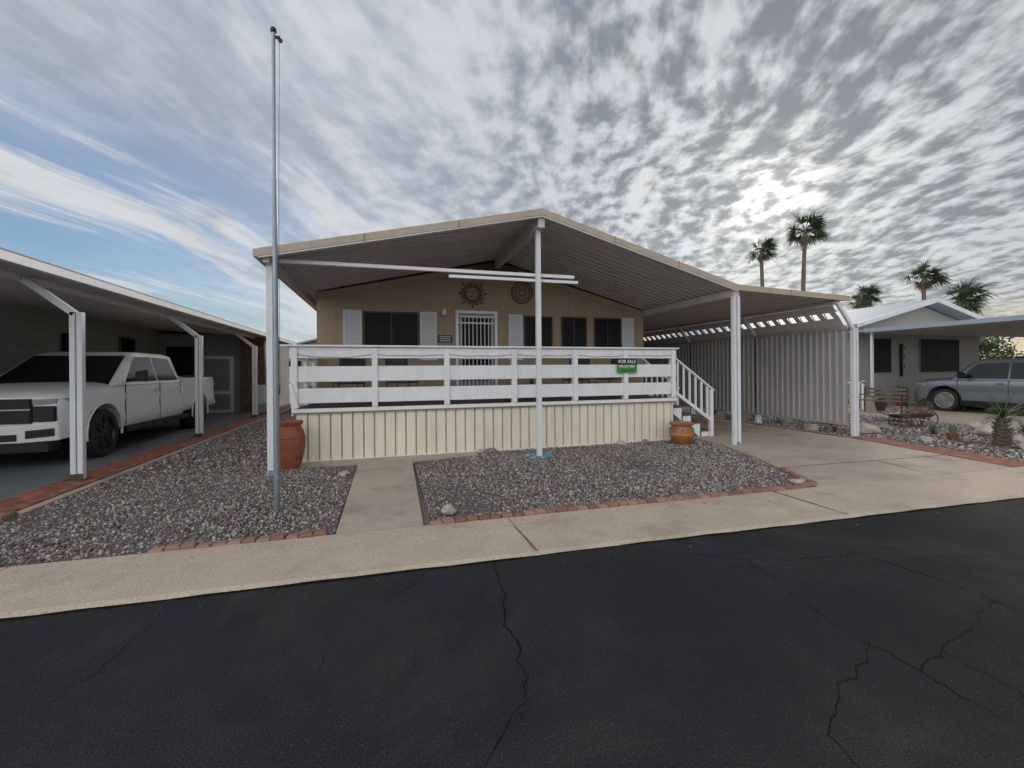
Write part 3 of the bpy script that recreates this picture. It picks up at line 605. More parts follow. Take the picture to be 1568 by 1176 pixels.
def vehicle(name,loc,rot,scale,stations,house,wheels,paint,rimm,sidewins,windshield,rearwin,doors=(),handles=(),zbelt=1.0):
    V=empty(name,loc,rot); V.scale=(scale,)*3
    b=MB(); b.loft([body_ring(*s) for s in stations]); body=b.make('body',paint,None,smooth=38)
    cuts=[]
    r=wheels['r']; 
    for y in wheels['y']:
        for s in (-1,1): cuts.append(cyl_cut(y,r+.03,r*1.2,s*(wheels['x']-.30),s*(wheels['x']+.4)))
    boolean(body,cuts)
    body.parent=V
    bt=MB();br=MB();tr=MB();wl_=MB()
    for y in wheels['y']:
        for s in (-1,1):
            wheel(bt,br,s*(wheels['x']-.13),y,r,wheels['w'],s)
            n=20; pts=[(s*(wheels['x']+.008),y+math.cos(R(-12+204*k/n))*r*1.2,r+.03+math.sin(R(-12+204*k/n))*r*1.2) for k in range(n+1)]
            tr.tube(pts,.018,6)
            wl_.lathe([(s*(wheels['x']-.31),r*1.19),(s*(wheels['x']-.29),r*1.19)],(0,y,r+.03),'x',30)
    bt.make('tyres','tyre',V,35); br.make('rims',rimm,V,35); tr.make('wheel_arch_trim',wheels.get('arch','black'),V,60); wl_.make('wheel_wells','black',V)
    b=MB(); b.loft([rrect(h[0],h[1],h[2],h[3],h[4]) for h in house]); b.make('cab',paint,V,smooth=50)
    (h0,y00,y01,z0,_),(h1,y10,y11,z1,_)=house[0],house[1]
    hw=lambda z:h0+(h1-h0)*(z-z0)/(z1-z0); yf=lambda z:y00+(y10-y00)*(z-z0)/(z1-z0); yr=lambda z:y01+(y11-y01)*(z-z0)/(z1-z0)
    g=MB()
    for pl in sidewins:
        for s in (-1,1): g.poly([(s*(hw(z)+.008),y,z) for y,z in pl])
    g.poly([(x,yf(z)-.01,z) for x,z in windshield]); g.poly([(x,yr(z)+.01,z) for x,z in rearwin])
    g.make('windows','glass',V)
    d=MB()
    for y,zl,zh in doors:
        for s in (-1,1): d.box(min(s*(wheels['x']-.012),s*(wheels['x']+.003)),max(s*(wheels['x']-.012),s*(wheels['x']+.003)),y-.004,y+.004,zl,zh)
    d.make('door_seams','dark',V)
    hd=MB()
    for y,z in handles:
        for s in (-1,1): hd.beam((s*(wheels['x']+.022),y-.09,z),(s*(wheels['x']+.022),y+.09,z),.03,.035)
    hd.make('door_handles',paint,V,bevel=.005)
    m=MB(); yM=sidewins[0][0][0]
    for s in (-1,1):
        m.loft([[(s*(wheels['x']+.06),yM+.1,zbelt+.06),(s*(wheels['x']+.06),yM+.2,zbelt+.06),(s*(wheels['x']+.06),yM+.2,zbelt+.24),(s*(wheels['x']+.06),yM+.1,zbelt+.24)],
                [(s*(wheels['x']+.26),yM+.08,zbelt+.04),(s*(wheels['x']+.26),yM+.16,zbelt+.04),(s*(wheels['x']+.26),yM+.16,zbelt+.28),(s*(wheels['x']+.26),yM+.08,zbelt+.28)]])
        m.beam((s*(wheels['x']-.08),yM+.16,zbelt+.08),(s*(wheels['x']+.08),yM+.15,zbelt+.1),.05,.04)
    m.make('mirrors','black',V,bevel=.012)
    return V
st_=[(0.0,.91,.62,1.12,.0),(.04,.95,.50,1.16,.01),(.16,.985,.45,1.185,.035),(.6,1.005,.43,1.23,.06),(1.1,1.01,.42,1.26,.065),(1.5,1.01,.42,1.28,.055),(1.62,1.01,.42,1.285,.0),(3.0,1.01,.42,1.29,0),(4.13,1.01,.42,1.30,0)]
house=[(.975,1.34,4.13,1.255,.10),(.815,2.26,4.02,1.86,.14),(.70,2.46,3.90,1.925,.18)]
PY=(1.0,5.12)
V=vehicle('pickup_truck',(-6.17,8.95,.03),0,1.06,st_,house,dict(y=PY,x=1.01,r=.42,w=.28,arch='carwhite'),'carwhite','rim',
  [[(1.74,1.315),(2.33,1.82),(2.95,1.83),(2.95,1.315)],[(3.01,1.315),(3.01,1.83),(3.74,1.81),(3.92,1.315)]],
  [(-.88,1.275),(.88,1.275),(.73,1.84),(-.73,1.84)],[(-.6,1.4),(.6,1.4),(.55,1.75),(-.55,1.75)],
  doors=((1.66,.50,1.27),(2.98,.50,1.28),(3.98,.98,1.27)),handles=((2.78,1.14),(3.80,1.14)),zbelt=1.27)
b=MB(); b.loft([body_ring(y,hw,.52,1.40,0) for y,hw in ((4.17,1.0),(4.2,1.01),(6.1,1.01),(6.22,.98))]); bed=b.make('truck_bed','carwhite',None,smooth=38)
c1=MB(); c1.box(-.84,.84,4.28,6.12,.95,2); cc=[c1.make('cut','black')]
for s in (-1,1): cc.append(cyl_cut(PY[1],.45,.504,s*.71,s*1.4))
boolean(bed,cc); bed.parent=V
boxes('bed_rail_caps','black',V,[(-1.0,-.86,4.22,6.15,1.40,1.42),(.86,1.0,4.22,6.15,1.40,1.42)])
boxes('bed_liner','black',V,[(-.83,.83,4.29,6.11,.955,.97)])
boxes('rear_bumper','chrome',V,[(-.95,.95,6.23,6.38,.55,.72)],.02)
boxes('tail_lights','rust',V,[(-.99,-.86,6.21,6.24,.95,1.3),(.86,.99,6.21,6.24,.95,1.3)])
boxes('running_boards','black',V,[(-1.06,-.92,1.6,4.3,.36,.42),(.92,1.06,1.6,4.3,.36,.42)],.01)
boxes('rocker_trim','black',V,[(-1.013,-.99,1.6,4.45,.42,.47),(.99,1.013,1.6,4.45,.42,.47)])
boxes('chassis','black',V,[(-.7,.7,.3,5.9,.34,.6)])
boxes('grille','black',V,[(-.62,.62,-.045,.03,.72,1.10),(-.91,-.625,-.035,.05,.74,.985),(.625,.91,-.035,.05,.74,.985)],.015)
boxes('grille_bar','chrome',V,[(-.62,-.15,-.06,-.046,.925,.945),(.15,.62,-.06,-.046,.925,.945)],.004)
boxes('grille_slats','black',V,[(-.58,.58,-.055,-.046,z,z+.014) for z in (.78,.83,.88,.99,1.04)])
boxes('grille_emblem','chrome',V,[(-.14,.14,-.07,-.047,.915,.96),(-.06,.06,-.068,-.048,.897,.98)],.004)
b=MB()
for s in (-1,1): b.loft([[(s*.63,-.045,1.01),(s*.63,.02,1.01),(s*.63,.02,1.085),(s*.63,-.045,1.085)],[(s*.90,.0,1.01),(s*.90,.10,1.01),(s*.90,.10,1.095),(s*.90,.0,1.095)],[(s*1.0,.22,1.03),(s*.97,.28,1.03),(s*.97,.28,1.10),(s*1.0,.22,1.10)]])
b.make('headlights','lamp',V,bevel=.006)
b=MB(); b.loft([[(-1.0,.34,.48),(-1.0,.34,.68),(-.93,.38,.68),(-.93,.38,.48)],[(-.95,-.02,.45),(-.95,-.02,.73),(-.85,.1,.73),(-.85,.1,.45)],[(-.55,-.13,.44),(-.55,-.13,.70),(-.55,.05,.70),(-.55,.05,.44)],[(.55,-.13,.44),(.55,-.13,.70),(.55,.05,.70),(.55,.05,.44)],[(.95,-.02,.45),(.95,-.02,.73),(.85,.1,.73),(.85,.1,.45)],[(1.0,.34,.48),(1.0,.34,.68),(.93,.38,.68),(.93,.38,.48)]]); b.make('front_bumper','carwhite',V,smooth=30,bevel=.012)
b=MB(); b.loft([[(-.5,-.145,.47),(-.5,-.145,.57),(-.5,-.10,.57),(-.5,-.10,.47)],[(.5,-.145,.47),(.5,-.145,.57),(.5,-.10,.57),(.5,-.10,.47)]])
for s in (-1,1): b.loft([[(s*.60,-.13,.50),(s*.60,-.13,.62),(s*.60,-.0,.62),(s*.60,-.0,.50)],[(s*.90,-.05,.52),(s*.90,-.05,.64),(s*.90,.05,.64),(s*.90,.05,.52)]])
b.make('bumper_intake','black',V)
boxes('air_dam','black',V,[(-.85,.85,-.05,.2,.28,.44)],.02)
# suv
st_=[(0.0,.80,.40,.84,.0),(.05,.87,.30,.98,.02),(.22,.93,.27,1.03,.05),(.8,.96,.26,1.08,.06),(1.08,.96,.26,1.10,.04),(1.2,.96,.26,1.10,0),(4.2,.96,.28,1.12,0),(4.5,.94,.32,1.1,0),(4.6,.88,.38,1.04,0)]
house=[(.93,.98,4.56,1.07,.12),(.79,1.55,4.36,1.66,.16),(.70,1.75,4.2,1.76,.2)]
V=vehicle('suv',(19.95,11.25,.03),math.pi,1.04,st_,house,dict(y=(.90,3.62),x=.96,r=.38,w=.25),'carsilver','silverrim',
  [[(1.30,1.13),(1.72,1.61),(2.45,1.63),(2.45,1.13)],[(2.50,1.13),(2.50,1.63),(3.37,1.62),(3.42,1.13)],[(3.48,1.15),(3.45,1.61),(4.15,1.57),(4.3,1.17)]],
  [(-.80,1.11),(.80,1.11),(.70,1.62),(-.70,1.62)],[(-.6,1.2),(.6,1.2),(.55,1.5),(-.55,1.5)],
  doors=((1.25,.4,1.08),(2.48,.4,1.1),(3.45,.78,1.1)),handles=((2.3,.98),(3.25,.98)),zbelt=1.08)
boxes('grille','black',V,[(-.5,.5,-.02,.03,.62,.86)],.01)
b=MB()
for s in (-1,1): b.loft([[(s*.52,-.015,.78),(s*.52,.05,.78),(s*.52,.05,.90),(s*.52,-.015,.90)],[(s*.86,.06,.80),(s*.84,.16,.80),(s*.84,.16,.94),(s*.86,.06,.94)],[(s*.945,.36,.86),(s*.9,.36,.86),(s*.9,.36,.96),(s*.945,.36,.96)]])
b.make('headlights','lamp',V,bevel=.005)
boxes('lower_cladding','black',V,[(-.975,-.9,1.35,3.15,.22,.40),(.9,.975,1.35,3.15,.22,.40),(-.82,.82,-.03,.1,.26,.42)],.01)
boxes('roof_rails','black',V,[(-.70,-.66,1.95,4.1,1.77,1.80),(.66,.70,1.95,4.1,1.77,1.80)],.006)

# ---------------------------------------------------------------- left neighbour
Nh=empty('mobile_home',(0,0,0))
b=MB(); b.box(-14,-8.3,6.5,24,0,3.3); b.make('walls','nwall',Nh)
b=MB(); 
for z in np.arange(.3,3.25,.2): b.box(-8.298,-8.285,6.5,19.4,z,z+.012)
b.make('siding_laps','nwall2',Nh)
b=MB(); b.box(-8.28,-4.65,19.5,24,0,3.1); b.make('screen_room','nwall2',Nh)
b=MB(); b.box(-8.31,-8.24,17.0,17.9,1.7,2.8); b.make('side_window_trim','wood',Nh)
b=MB(); b.box(-8.25,-8.225,17.06,17.84,1.76,2.74); b.box(-8.25,-8.225,14.4,15.2,1.7,2.7); b.make('side_window_glass','screen',Nh)
b=MB(); b.box(-6.85,-5.75,19.44,19.49,0,2.25); b.make('screen_door','whitemetal',Nh)
b=MB(); b.box(-6.72,-5.88,19.41,19.435,.9,2.13); b.box(-6.72,-5.88,19.41,19.435,.15,.75); b.make('door_screen','nwall2',Nh)
b=MB(); b.box(-8.0,-7.1,19.45,19.49,1.3,2.6); b.make('window_glass','screen',Nh)
b=MB(); b.box(-5.45,-4.63,19.3,19.48,1.1,3.0); b.box(-5.4,-4.95,19.1,19.3,0,1.1); b.make('block_wall','stonewall',Nh)
b=MB(); b.box(-5.45,-4.63,19.3,19.48,.0,1.1); b.make('low_panel','whitemetal',Nh)
b=MB(); b.prism_y([(-4.42,3.0),(-4.42,3.05),(-14.3,3.75),(-14.3,3.70)],5.8,24.2); b.make('carport_roof','roofmetal',Nh)
b=MB(); y=5.95
while y<19.4: b.beam((-4.5,y,2.988),(-8.28,y,3.256),.03,.036); y+=.2
b.make('roof_pan_ribs','roofmetal',Nh)
b=MB(); b.box(-4.44,-4.34,5.75,24.2,2.965,3.075); b.make('gutter','whitemetal',Nh)
b=MB(); b.box(-4.43,-4.345,5.76,24.2,3.08,3.10); b.make('gutter_lip','nwall2',Nh)
b=MB(); b.box(-5.02,-4.94,5.9,19.4,2.93,3.02); b.make('roof_beam','whitemetal',Nh)
b=MB(); bk_=MB()
for y in (7.85,12.15,16.8):
    for dx in (0,.085): b.box(-4.36+dx-.0375,-4.36+dx+.03,y-.04,y+.04,0,2.5)
    b.beam((-4.34,y,2.47),(-4.93,y,2.96),.09,.08,(0,1,0))
    bk_.box(-4.46,-4.20,y-.08,y+.08,.05,.062); bk_.box(-4.40,-4.24,y-.055,y-.0415,.06,.14)
b.make('carport_posts','whitemetal',Nh,bevel=.004); bk_.make('post_brackets','rust',Nh)
b=MB(); b.beam((-4.34,17,.3),(-4.34,19.4,.3),.04,.3); b.make('rail','nwall2',Nh)

# ---------------------------------------------------------------- right neighbour
Rn=empty('mobile_home',(0,0,0))
xa,xc,xb_=18.5,22.4,26.3; Yr=13.0
b=MB(); b.prism_y([(xa,0),(xb_,0),(xb_,3.35),(xc,4.3),(xa,3.35)],Yr,Yr+15); b.make('walls','nwall',Rn)
b=MB(); b.prism_y([(xa-.7,3.22),(xc,4.36),(xb_+.7,3.22),(xb_+.7,3.32),(xc,4.50),(xa-.7,3.32)],Yr-.6,Yr+15.3); b.make('roof','nroof',Rn)
b=MB(); b.prism_y([(xa-.72,3.18),(xc,4.34),(xb_+.72,3.18),(xb_+.72,3.34),(xc,4.53),(xa-.72,3.34)],Yr-.66,Yr-.61); b.make('gable_fascia','whitemetal',Rn)
window(22.3,24.9,1.35,2.85,Rn,Yr,'nwall2'); window(19.3,20.6,1.35,2.85,Rn,Yr,'nwall2')
b=MB(); b.box(21.1,21.16,Yr-.1,Yr-.01,1.2,2.6); b.make('wall_ornament','black',Rn)
b=MB()
for z in (1.5,1.9,2.3): b.tube([(21.05,Yr-.1,z),(21.25,Yr-.1,z+.1),(21.2,Yr-.1,z+.25),(21.0,Yr-.1,z+.2),(21.05,Yr-.1,z)],.02,5)
b.make('wall_scrolls','black',Rn)
b=MB(); b.box(18.1,32,5.6,Yr-.02,3.02,3.08); b.make('carport_roof','roofmetal',Rn)
b=MB(); b.box(18.02,18.1,5.6,12.3,2.97,3.12); b.make('carport_fascia','nroof',Rn)
b=MB(); 
for y in np.arange(5.8,12.9,.25): b.box(18.2,31.9,y,y+.03,2.985,3.018)
b.make('roof_ribs','roofmetal',Rn)
b=MB()
for y in (6.0,12.2): b.box(29.9,30.0,y,y+.1,0,3.0)
b.box(18.3,18.38,12.2,12.28,0,3.0)
b.make('carport_posts','whitemetal',Rn)
b=MB()
for y in np.arange(11.9,12.9,.16): b.box(17.4,17.43,y,y+.03,.1,1.0)
b.box(17.38,17.45,11.9,12.9,1.0,1.05); b.box(17.38,17.45,11.9,11.98,0,1.1); b.make('step_rail','white',Rn)
b=MB(); b.box(17.5,18.49,11.9,12.9,0,.5); b.make('entry_steps','concrete',Rn)
b=MB(); b.box(16.9,18.48,13.3,28,0,3.0); b.make('side_wall','siding',Rn)
for i,(x,y,s) in enumerate(((18.6,12.3,.8),(20.2,12.4,.9),(21.6,12.5,.7),(16.6,9.6,.6),(17.2,11.2,.7),(15.9,11.6,.55))):
    e=empty('planter_pot',(x,y,.03)); bb=MB(); bb.lathe([(0,.16*s),(.3*s,.24*s),(.42*s,.26*s),(.46*s,.25*s),(.44*s,.2*s)]); bb.make('body','terra' if i%2 else 'dark',e,40)
    bb=MB(); rr=random.Random(i)
    for k in range(90):
        a=rr.uniform(0,6.28);u=rr.uniform(.05,.3)*s;z=.45*s+rr.uniform(0,.4)*s;p=Vector((math.cos(a)*u,math.sin(a)*u,z));d=Vector((rr.uniform(-1,1),rr.uniform(-1,1),rr.uniform(0,1)))*.06;e2=Vector((rr.uniform(-1,1),rr.uniform(-1,1),rr.uniform(-1,1)))*.035
        bb.poly([p,p+d+e2,p+2*d,p+d-e2])
    bb.make('foliage','leaf2',e)

# bench
B=empty('garden_bench',(16.35,10.6,.03),R(-75)); b=MB()
for k in range(4): b.box(-.6,.6,-.22+k*.12,-.13+k*.12,.42,.445)
for k in range(3): b.beam((-.6,.27+k*.03,.55+k*.13),(.6,.27+k*.03,.55+k*.13),.02,.09)
b.make('slats','wood',B)
b=MB()
for x in (-.58,.58): b.tube([(x,-.22,0),(x,-.2,.42),(x,-.22,.62),(x,.22,.62)],.02,6); b.tube([(x,.28,0),(x,.22,.42),(x,.34,.9)],.02,6)
b.make('frame','black',B)
# wagon planter
W=empty('wagon_planter',(13.2,7.9,.02),R(-20)); b=MB()
def wh(b,c,r,n=10):
    c=Vector(c); b.tube([c+Vector((math.cos(2*math.pi*k/24)*r,0,math.sin(2*math.pi*k/24)*r)) for k in range(25)],.014,6,False)
    for k in range(n): a=2*math.pi*k/n; b.tube([c,c+Vector((math.cos(a)*r,0,math.sin(a)*r))],.006,5)
for y in (-.2,.2): wh(b,(.3,y,.24),.22); wh(b,(-.25,y,.16),.14)
b.tube([(-.25,-.2,.16),(-.25,.2,.16)],.012,6); b.tube([(.3,-.2,.24),(.3,.2,.24)],.012,6)
b.tube([(-.4,0,.25),(-.75,0,.4),(-.8,0,.42)],.012,6); b.make('wheels','rust',W)
b=MB(); b.loft([[(-.35,-.14,.24),(.4,-.14,.28),(.4,.14,.28),(-.35,.14,.24)],[(-.42,-.18,.33),(.48,-.18,.38),(.48,.18,.38),(-.42,.18,.33)]]); b.make('tub','rust',W)
b=MB(); rr=random.Random(9)
for k in range(160):
    p=Vector((rr.uniform(-.4,.45),rr.uniform(-.17,.17),.36+rr.uniform(0,.12)));d=Vector((rr.uniform(-1,1),rr.uniform(-1,1),rr.uniform(0,1)))*.03;e2=Vector((rr.uniform(-1,1),rr.uniform(-1,1),rr.uniform(-1,1)))*.02
    b.poly([p,p+d+e2,p+2*d,p+d-e2])
b.make('succulents','deadleaf',W)

# ---------------------------------------------------------------- plants
def blade(b,p,d,L,w,droop,side=None,seg=4):
    d=d.normalized(); sd=d.cross(Vector((0,0,1))); sd=sd.normalized() if sd.length>.01 else Vector((1,0,0))
    if side is not None: sd=side
    prev=None;q=p.copy();dd=d.copy()
    for k in range(seg+1):
        t=k/seg; ww=w*(1-t)**.7*(.6+.8*min(t*3,1)*.5); a=q-sd*ww/2;c=q+sd*ww/2
        if prev: b.poly([prev[0],prev[1],c,a])
        prev=(a,c); q=q+dd*L/seg; dd=(dd+Vector((0,0,-droop/seg))).normalized()
def palm(name,loc,h,r,wind,seed,n=56,lean=(0,0),tr=.2):
    rr=random.Random(seed); e=empty(name,loc); b=MB(); path=[];rad=[]
    for k in range(11):
        t=k/10; path.append((lean[0]*t*t,lean[1]*t*t,h*t)); rad.append(tr*(1.25-.45*t)*(1+.05*math.sin(k*3)))
    b.tube(path,rad,12); b.make('trunk','bark',e,50)
    top=Vector(path[-1]); g=MB(); dg=MB()
    for i in range(n):
        dead=i>=int(n*.78); az=rr.uniform(0,2*math.pi); el=rr.uniform(-.6,1.3) if not dead else rr.uniform(-1.4,-.8)
        d=Vector((math.cos(az)*math.cos(el),math.sin(az)*math.cos(el),math.sin(el)))
        d=(d+wind*rr.uniform(.3,.9)*(0.3 if dead else 1)).normalized()
        L=r*rr.uniform(.65,1.1)*(.55 if dead else 1); T_=dg if dead else g
        p1=top+d*L*.45+Vector((0,0,-.06*L)); T_.tube([top,top+d*L*.22+Vector((0,0,.02)),p1],.022*r/1.7,4,False)
        sd=d.cross(Vector((0,0,1))).normalized(); up=sd.cross(d)
        rolla=rr.uniform(-.9,.9); sd2=(sd*math.cos(rolla)+up*math.sin(rolla)); up2=sd2.cross(d).normalized()
        m=15
        for k in range(m):
            a=(k/(m-1)-.5)*R(150); dr=(d*math.cos(a)+sd2*math.sin(a)).normalized()
            dr=(dr+wind*rr.uniform(.2,.6)).normalized()
            blade(T_,p1,dr,L*.6*(1-.25*abs(a)/1.3)*rr.uniform(.8,1.15),.07*r/1.7,rr.uniform(.8,2.2),up2.cross(dr).normalized(),3)
    g.make('fronds','leaf',e); dg.make('dry_fronds','deadleaf',e); return e
wind=Vector((.9,-.28,.02))
palm('palm_tree',(35.4,33.3,0),13.0,2.15,wind,1,lean=(-.3,0),tr=.19)
palm('palm_tree',(39.0,32.3,0),15.0,2.6,wind,2,lean=(.5,0),tr=.2)
palm('palm_tree',(58.8,40,0),10.6,2.4,wind,3)
palm('palm_tree',(54.0,31,0),10.9,2.5,wind,4)
palm('palm_tree',(48.5,25.2,0),7.3,2.6,wind,5,n=60)
palm('palm_tree',(56.6,39,0),9.8,2.0,wind,6)
Y=empty('yucca_plant',(11.5,5.35,0)); b=MB(); rr=random.Random(3)
b.tube([(0,0,0),(.03,0,.2),(.0,.02,.45),(.02,0,.6)],[.12,.11,.09,.07],12)
for k in range(90):
    a=rr.uniform(0,6.28);z=rr.uniform(.05,.58);p=Vector((math.cos(a)*.09,math.sin(a)*.09,z)); b.beam(p,p+Vector((math.cos(a)*.05,math.sin(a)*.05,.05)),.035,.012)
b.make('trunk','bark',Y)
b=MB()
for k in range(95):
    a=rr.uniform(0,6.28);el=rr.uniform(-.3,1.3);d=Vector((math.cos(a)*math.cos(el),math.sin(a)*math.cos(el),math.sin(el)))
    blade(b,Vector((.02,0,.6)),d,rr.uniform(.45,.75),.022,rr.uniform(.6,1.6))
b.make('leaves','leaf2',Y)
def agave(name,loc,s,seed,m='cactus'):
    e=empty(name,loc); bb=MB(); q=random.Random(seed)
    for k in range(26):
        a=k*2.4;el=.2+1.1*k/26;d=Vector((math.cos(a)*math.cos(el),math.sin(a)*math.cos(el),math.sin(el))); blade(bb,Vector((0,0,.02)),d,s*q.uniform(.8,1.1),.12*s,.3)
    bb.make('leaves',m,e)
agave('agave_plant',(12.3,6.9,.02),.28,1); agave('agave_plant',(10.7,10.4,.02),.35,2); agave('agave_plant',(10.8,12.2,.02),.4,3); agave('agave_plant',(14.4,6.3,.02),.35,4); agave('agave_plant',(12.9,9.9,.02),.35,6); agave('agave_plant',(10.55,7.9,.02),.22,7)
C=empty('potted_cactus',(11.75,6.25,.02)); b=MB(); b.lathe([(0,.07),(.12,.10),(.15,.11),(.15,.09)]); b.make('pot','terra',C,40)
b=MB(); b.tube([(0,0,.12),(0,0,.22),(0,0,.30),(0,0,.33)],[.045,.055,.045,.015],12); b.tube([(.04,0,.2),(.09,0,.21),(.10,0,.29)],[.02,.025,.015],8); b.make('cactus_body','cactus',C,50)
def leafball(b,c,r,n,rr,s=.09):
    for k in range(n):
        v=Vector((rr.gauss(0,1),rr.gauss(0,1),rr.gauss(0,1))).normalized()*rr.uniform(.5,1.05); p=Vector(c)+Vector((v.x*r[0],v.y*r[1],v.z*r[2]))
        d=Vector((rr.uniform(-1,1),rr.uniform(-1,1),rr.uniform(-1,1))).normalized()*s;e2=d.cross(Vector((rr.uniform(-1,1),rr.uniform(-1,1),rr.uniform(-1,1)))).normalized()*s*.5
        b.poly([p-d,p+e2,p+d,p-e2])
Tt=empty('shade_tree',(32,15.5,0)); b=MB(); b.tube([(0,0,0),(.1,0,.8),(0,.1,1.6)],[.16,.12,.09],10)
for k in range(6): a=k*1.05; b.tube([(0,.1,1.5),(math.cos(a)*.6,math.sin(a)*.6,2.2),(math.cos(a)*1.1,math.sin(a)*1.1,2.8)],[.07,.04,.015],6)
b.make('trunk','bark',Tt); b=MB(); rr=random.Random(8)
for k in range(26): leafball(b,(rr.uniform(-1.5,1.5),rr.uniform(-1.3,1.3),rr.uniform(1.4,3.2)),(.55,.55,.4),110,rr)
b.make('crown','leaf2',Tt)
b=MB(); rr=random.Random(12)
for k in range(90):
    x=rr.uniform(-70,110); y=70+rr.uniform(-6,10)-max(0,x-40)*.35; s=rr.uniform(1.2,2.6); leafball(b,(x,y,s*.8),(s*1.5,s,s),90,rr,.4)
b.make('distant_trees','leaf2')
def far_home(x,y,w,dp,h,wall,roof):
    e=empty('mobile_home',(x,y,0)); bb=MB(); bb.prism_y([(-w/2,0),(w/2,0),(w/2,h),(0,h+w*.13),(-w/2,h)],0,dp); bb.make('walls',wall,e)
    bb=MB(); bb.prism_y([(-w/2-.5,h-.1),(0,h+w*.13+.03),(w/2+.5,h-.1),(w/2+.5,h),(0,h+w*.13+.15),(-w/2-.5,h)],-.5,dp+.4); bb.make('roof',roof,e)
    bb=MB(); bb.box(-w/2+.8,-w/2+2.2,-.04,-.01,1.3,2.4); bb.box(w/2-2.4,w/2-.9,-.04,-.01,1.3,2.4); bb.make('windows','glass',e)
    bb=MB(); bb.box(-.4,.5,-.05,-.01,.2,2.3); bb.make('door','white',e)
far_home(-4,34,8,12,3.0,'siding','nroof'); far_home(-17,36,8,12,3.0,'nwall','nroof'); far_home(14,40,8,12,3.0,'nwall2','nroof'); far_home(36,20,8,12,3.0,'siding','nroof'); far_home(28,42,9,12,3,'nwall','nroof')

# ---------------------------------------------------------------- sky
SA,SE=R(47.7),R(18.9)
SD=Vector((math.sin(SA)*math.cos(SE),math.cos(SA)*math.cos(SE),math.sin(SE)))
w=bpy.data.worlds.new('World'); scene.world=w; w.use_nodes=True; nt=w.node_tree; N=nt.nodes; L=nt.links
try: w.cycles.sampling_method='MANUAL'; w.cycles.sample_map_resolution=512
except Exception: pass
bg=N['Background']; bg.inputs['Strength'].default_value=.1
def math_(op,a,b=None,c=None,clamp=False):
    n=N.new('ShaderNodeMath'); n.operation=op; n.use_clamp=clamp
    for i,x in enumerate((a,b,c)):
        if x is None: continue
        if isinstance(x,(int,float)): n.inputs[i].default_value=x
        else: L.new(x,n.inputs[i])
    return n.outputs[0]
def mr(x,a,b_,c,d,smooth=True):
    n=N.new('ShaderNodeMapRange'); n.interpolation_type='SMOOTHSTEP' if smooth else 'LINEAR'
    L.new(x,n.inputs[0])
    for i,v in enumerate((a,b_,c,d)): n.inputs[i+1].default_value=v
    return n.outputs[0]
def mixc(f,a,b_):
    n=N.new('ShaderNodeMix'); n.data_type='RGBA'
    if isinstance(f,(int,float)): n.inputs[0].default_value=f
    else: L.new(f,n.inputs[0])
    for i,x in ((6,a),(7,b_)):
        if isinstance(x,tuple): n.inputs[i].default_value=(*x,1)
        else: L.new(x,n.inputs[i])
    return n.outputs[2]
def comb(x,y,z=0.0):
    n=N.new('ShaderNodeCombineXYZ')
    for i,v in enumerate((x,y,z)):
        if isinstance(v,(int,float)): n.inputs[i].default_value=v
        else: L.new(v,n.inputs[i])
    return n.outputs[0]
def noise_(v,s,det=4,ro=.5,dist=0.0):
    n=N.new('ShaderNodeTexNoise'); n.noise_dimensions='2D'; n.inputs['Scale'].default_value=s; n.inputs['Detail'].default_value=det; n.inputs['Roughness'].default_value=ro; n.inputs['Distortion'].default_value=dist
    L.new(v,n.inputs['Vector']); return n.outputs['Fac']
sky=N.new('ShaderNodeTexSky'); sky.sky_type='NISHITA'; sky.sun_disc=False; sky.sun_elevation=SE; sky.sun_rotation=SA; sky.air_density=1.2; sky.dust_density=.6; sky.ozone_density=1.5
tc=N.new('ShaderNodeTexCoord'); sp=N.new('ShaderNodeSeparateXYZ'); L.new(tc.outputs['Generated'],sp.inputs[0]); dx,dy,dz=sp.outputs
zz=math_('ADD',math_('MAXIMUM',dz,0.0),.12)
px=math_('DIVIDE',dx,zz); py=math_('DIVIDE',dy,zz)
aA=math_('ADD',math_('MULTIPLY',px,.418),math_('MULTIPLY',py,.909)); bA=math_('SUBTRACT',math_('MULTIPLY',px,.909),math_('MULTIPLY',py,.418))
wn=noise_(comb(px,py),1.1,1,.5); wob=math_('MULTIPLY',math_('SUBTRACT',wn,.5),.22)
a2=math_('ADD',aA,wob); b2=math_('ADD',bA,math_('MULTIPLY',wob,.9))
n1=noise_(comb(math_('MULTIPLY',a2,.36),math_('MULTIPLY',b2,2.7)),1.0,5,.6)           # long streaks
nb_=noise_(comb(math_('MULTIPLY',a2,1.1),math_('MULTIPLY',b2,1.5),0),1.0,2,.5)          # broad patches
n2=noise_(comb(math_('MULTIPLY',a2,8.5),math_('MULTIPLY',b2,12.0)),1.0,3,.55)           # small altocumulus cells
dot=N.new('ShaderNodeVectorMath'); dot.operation='DOT_PRODUCT'; L.new(tc.outputs['Generated'],dot.inputs[0]); dot.inputs[1].default_value=SD; sd=dot.outputs['Value']
right=math_('ADD',math_('MULTIPLY',dx,.959),math_('MULTIPLY',dy,-.282))   # compass bearing, roughly east
cellamt=mr(right,-.5,.3,.16,.52)
dens=math_('ADD',math_('MULTIPLY',math_('ADD',math_('MULTIPLY',n1,.66),math_('MULTIPLY',nb_,.34)),math_('SUBTRACT',1.0,cellamt)),math_('MULTIPLY',n2,cellamt))
blue=math_('MULTIPLY',mr(right,-.72,-.28,1,0),mr(dz,.50,.28,0,1))
floor_=math_('SUBTRACT',.95,math_('MULTIPLY',blue,.80))
cov=math_('MAXIMUM',mr(n1,.42,.60,0,1),floor_)
cov=math_('MAXIMUM',cov,mr(sd,.1,-.3,0,1))
bright=mr(dens,.37,.60,0.0,1.0)
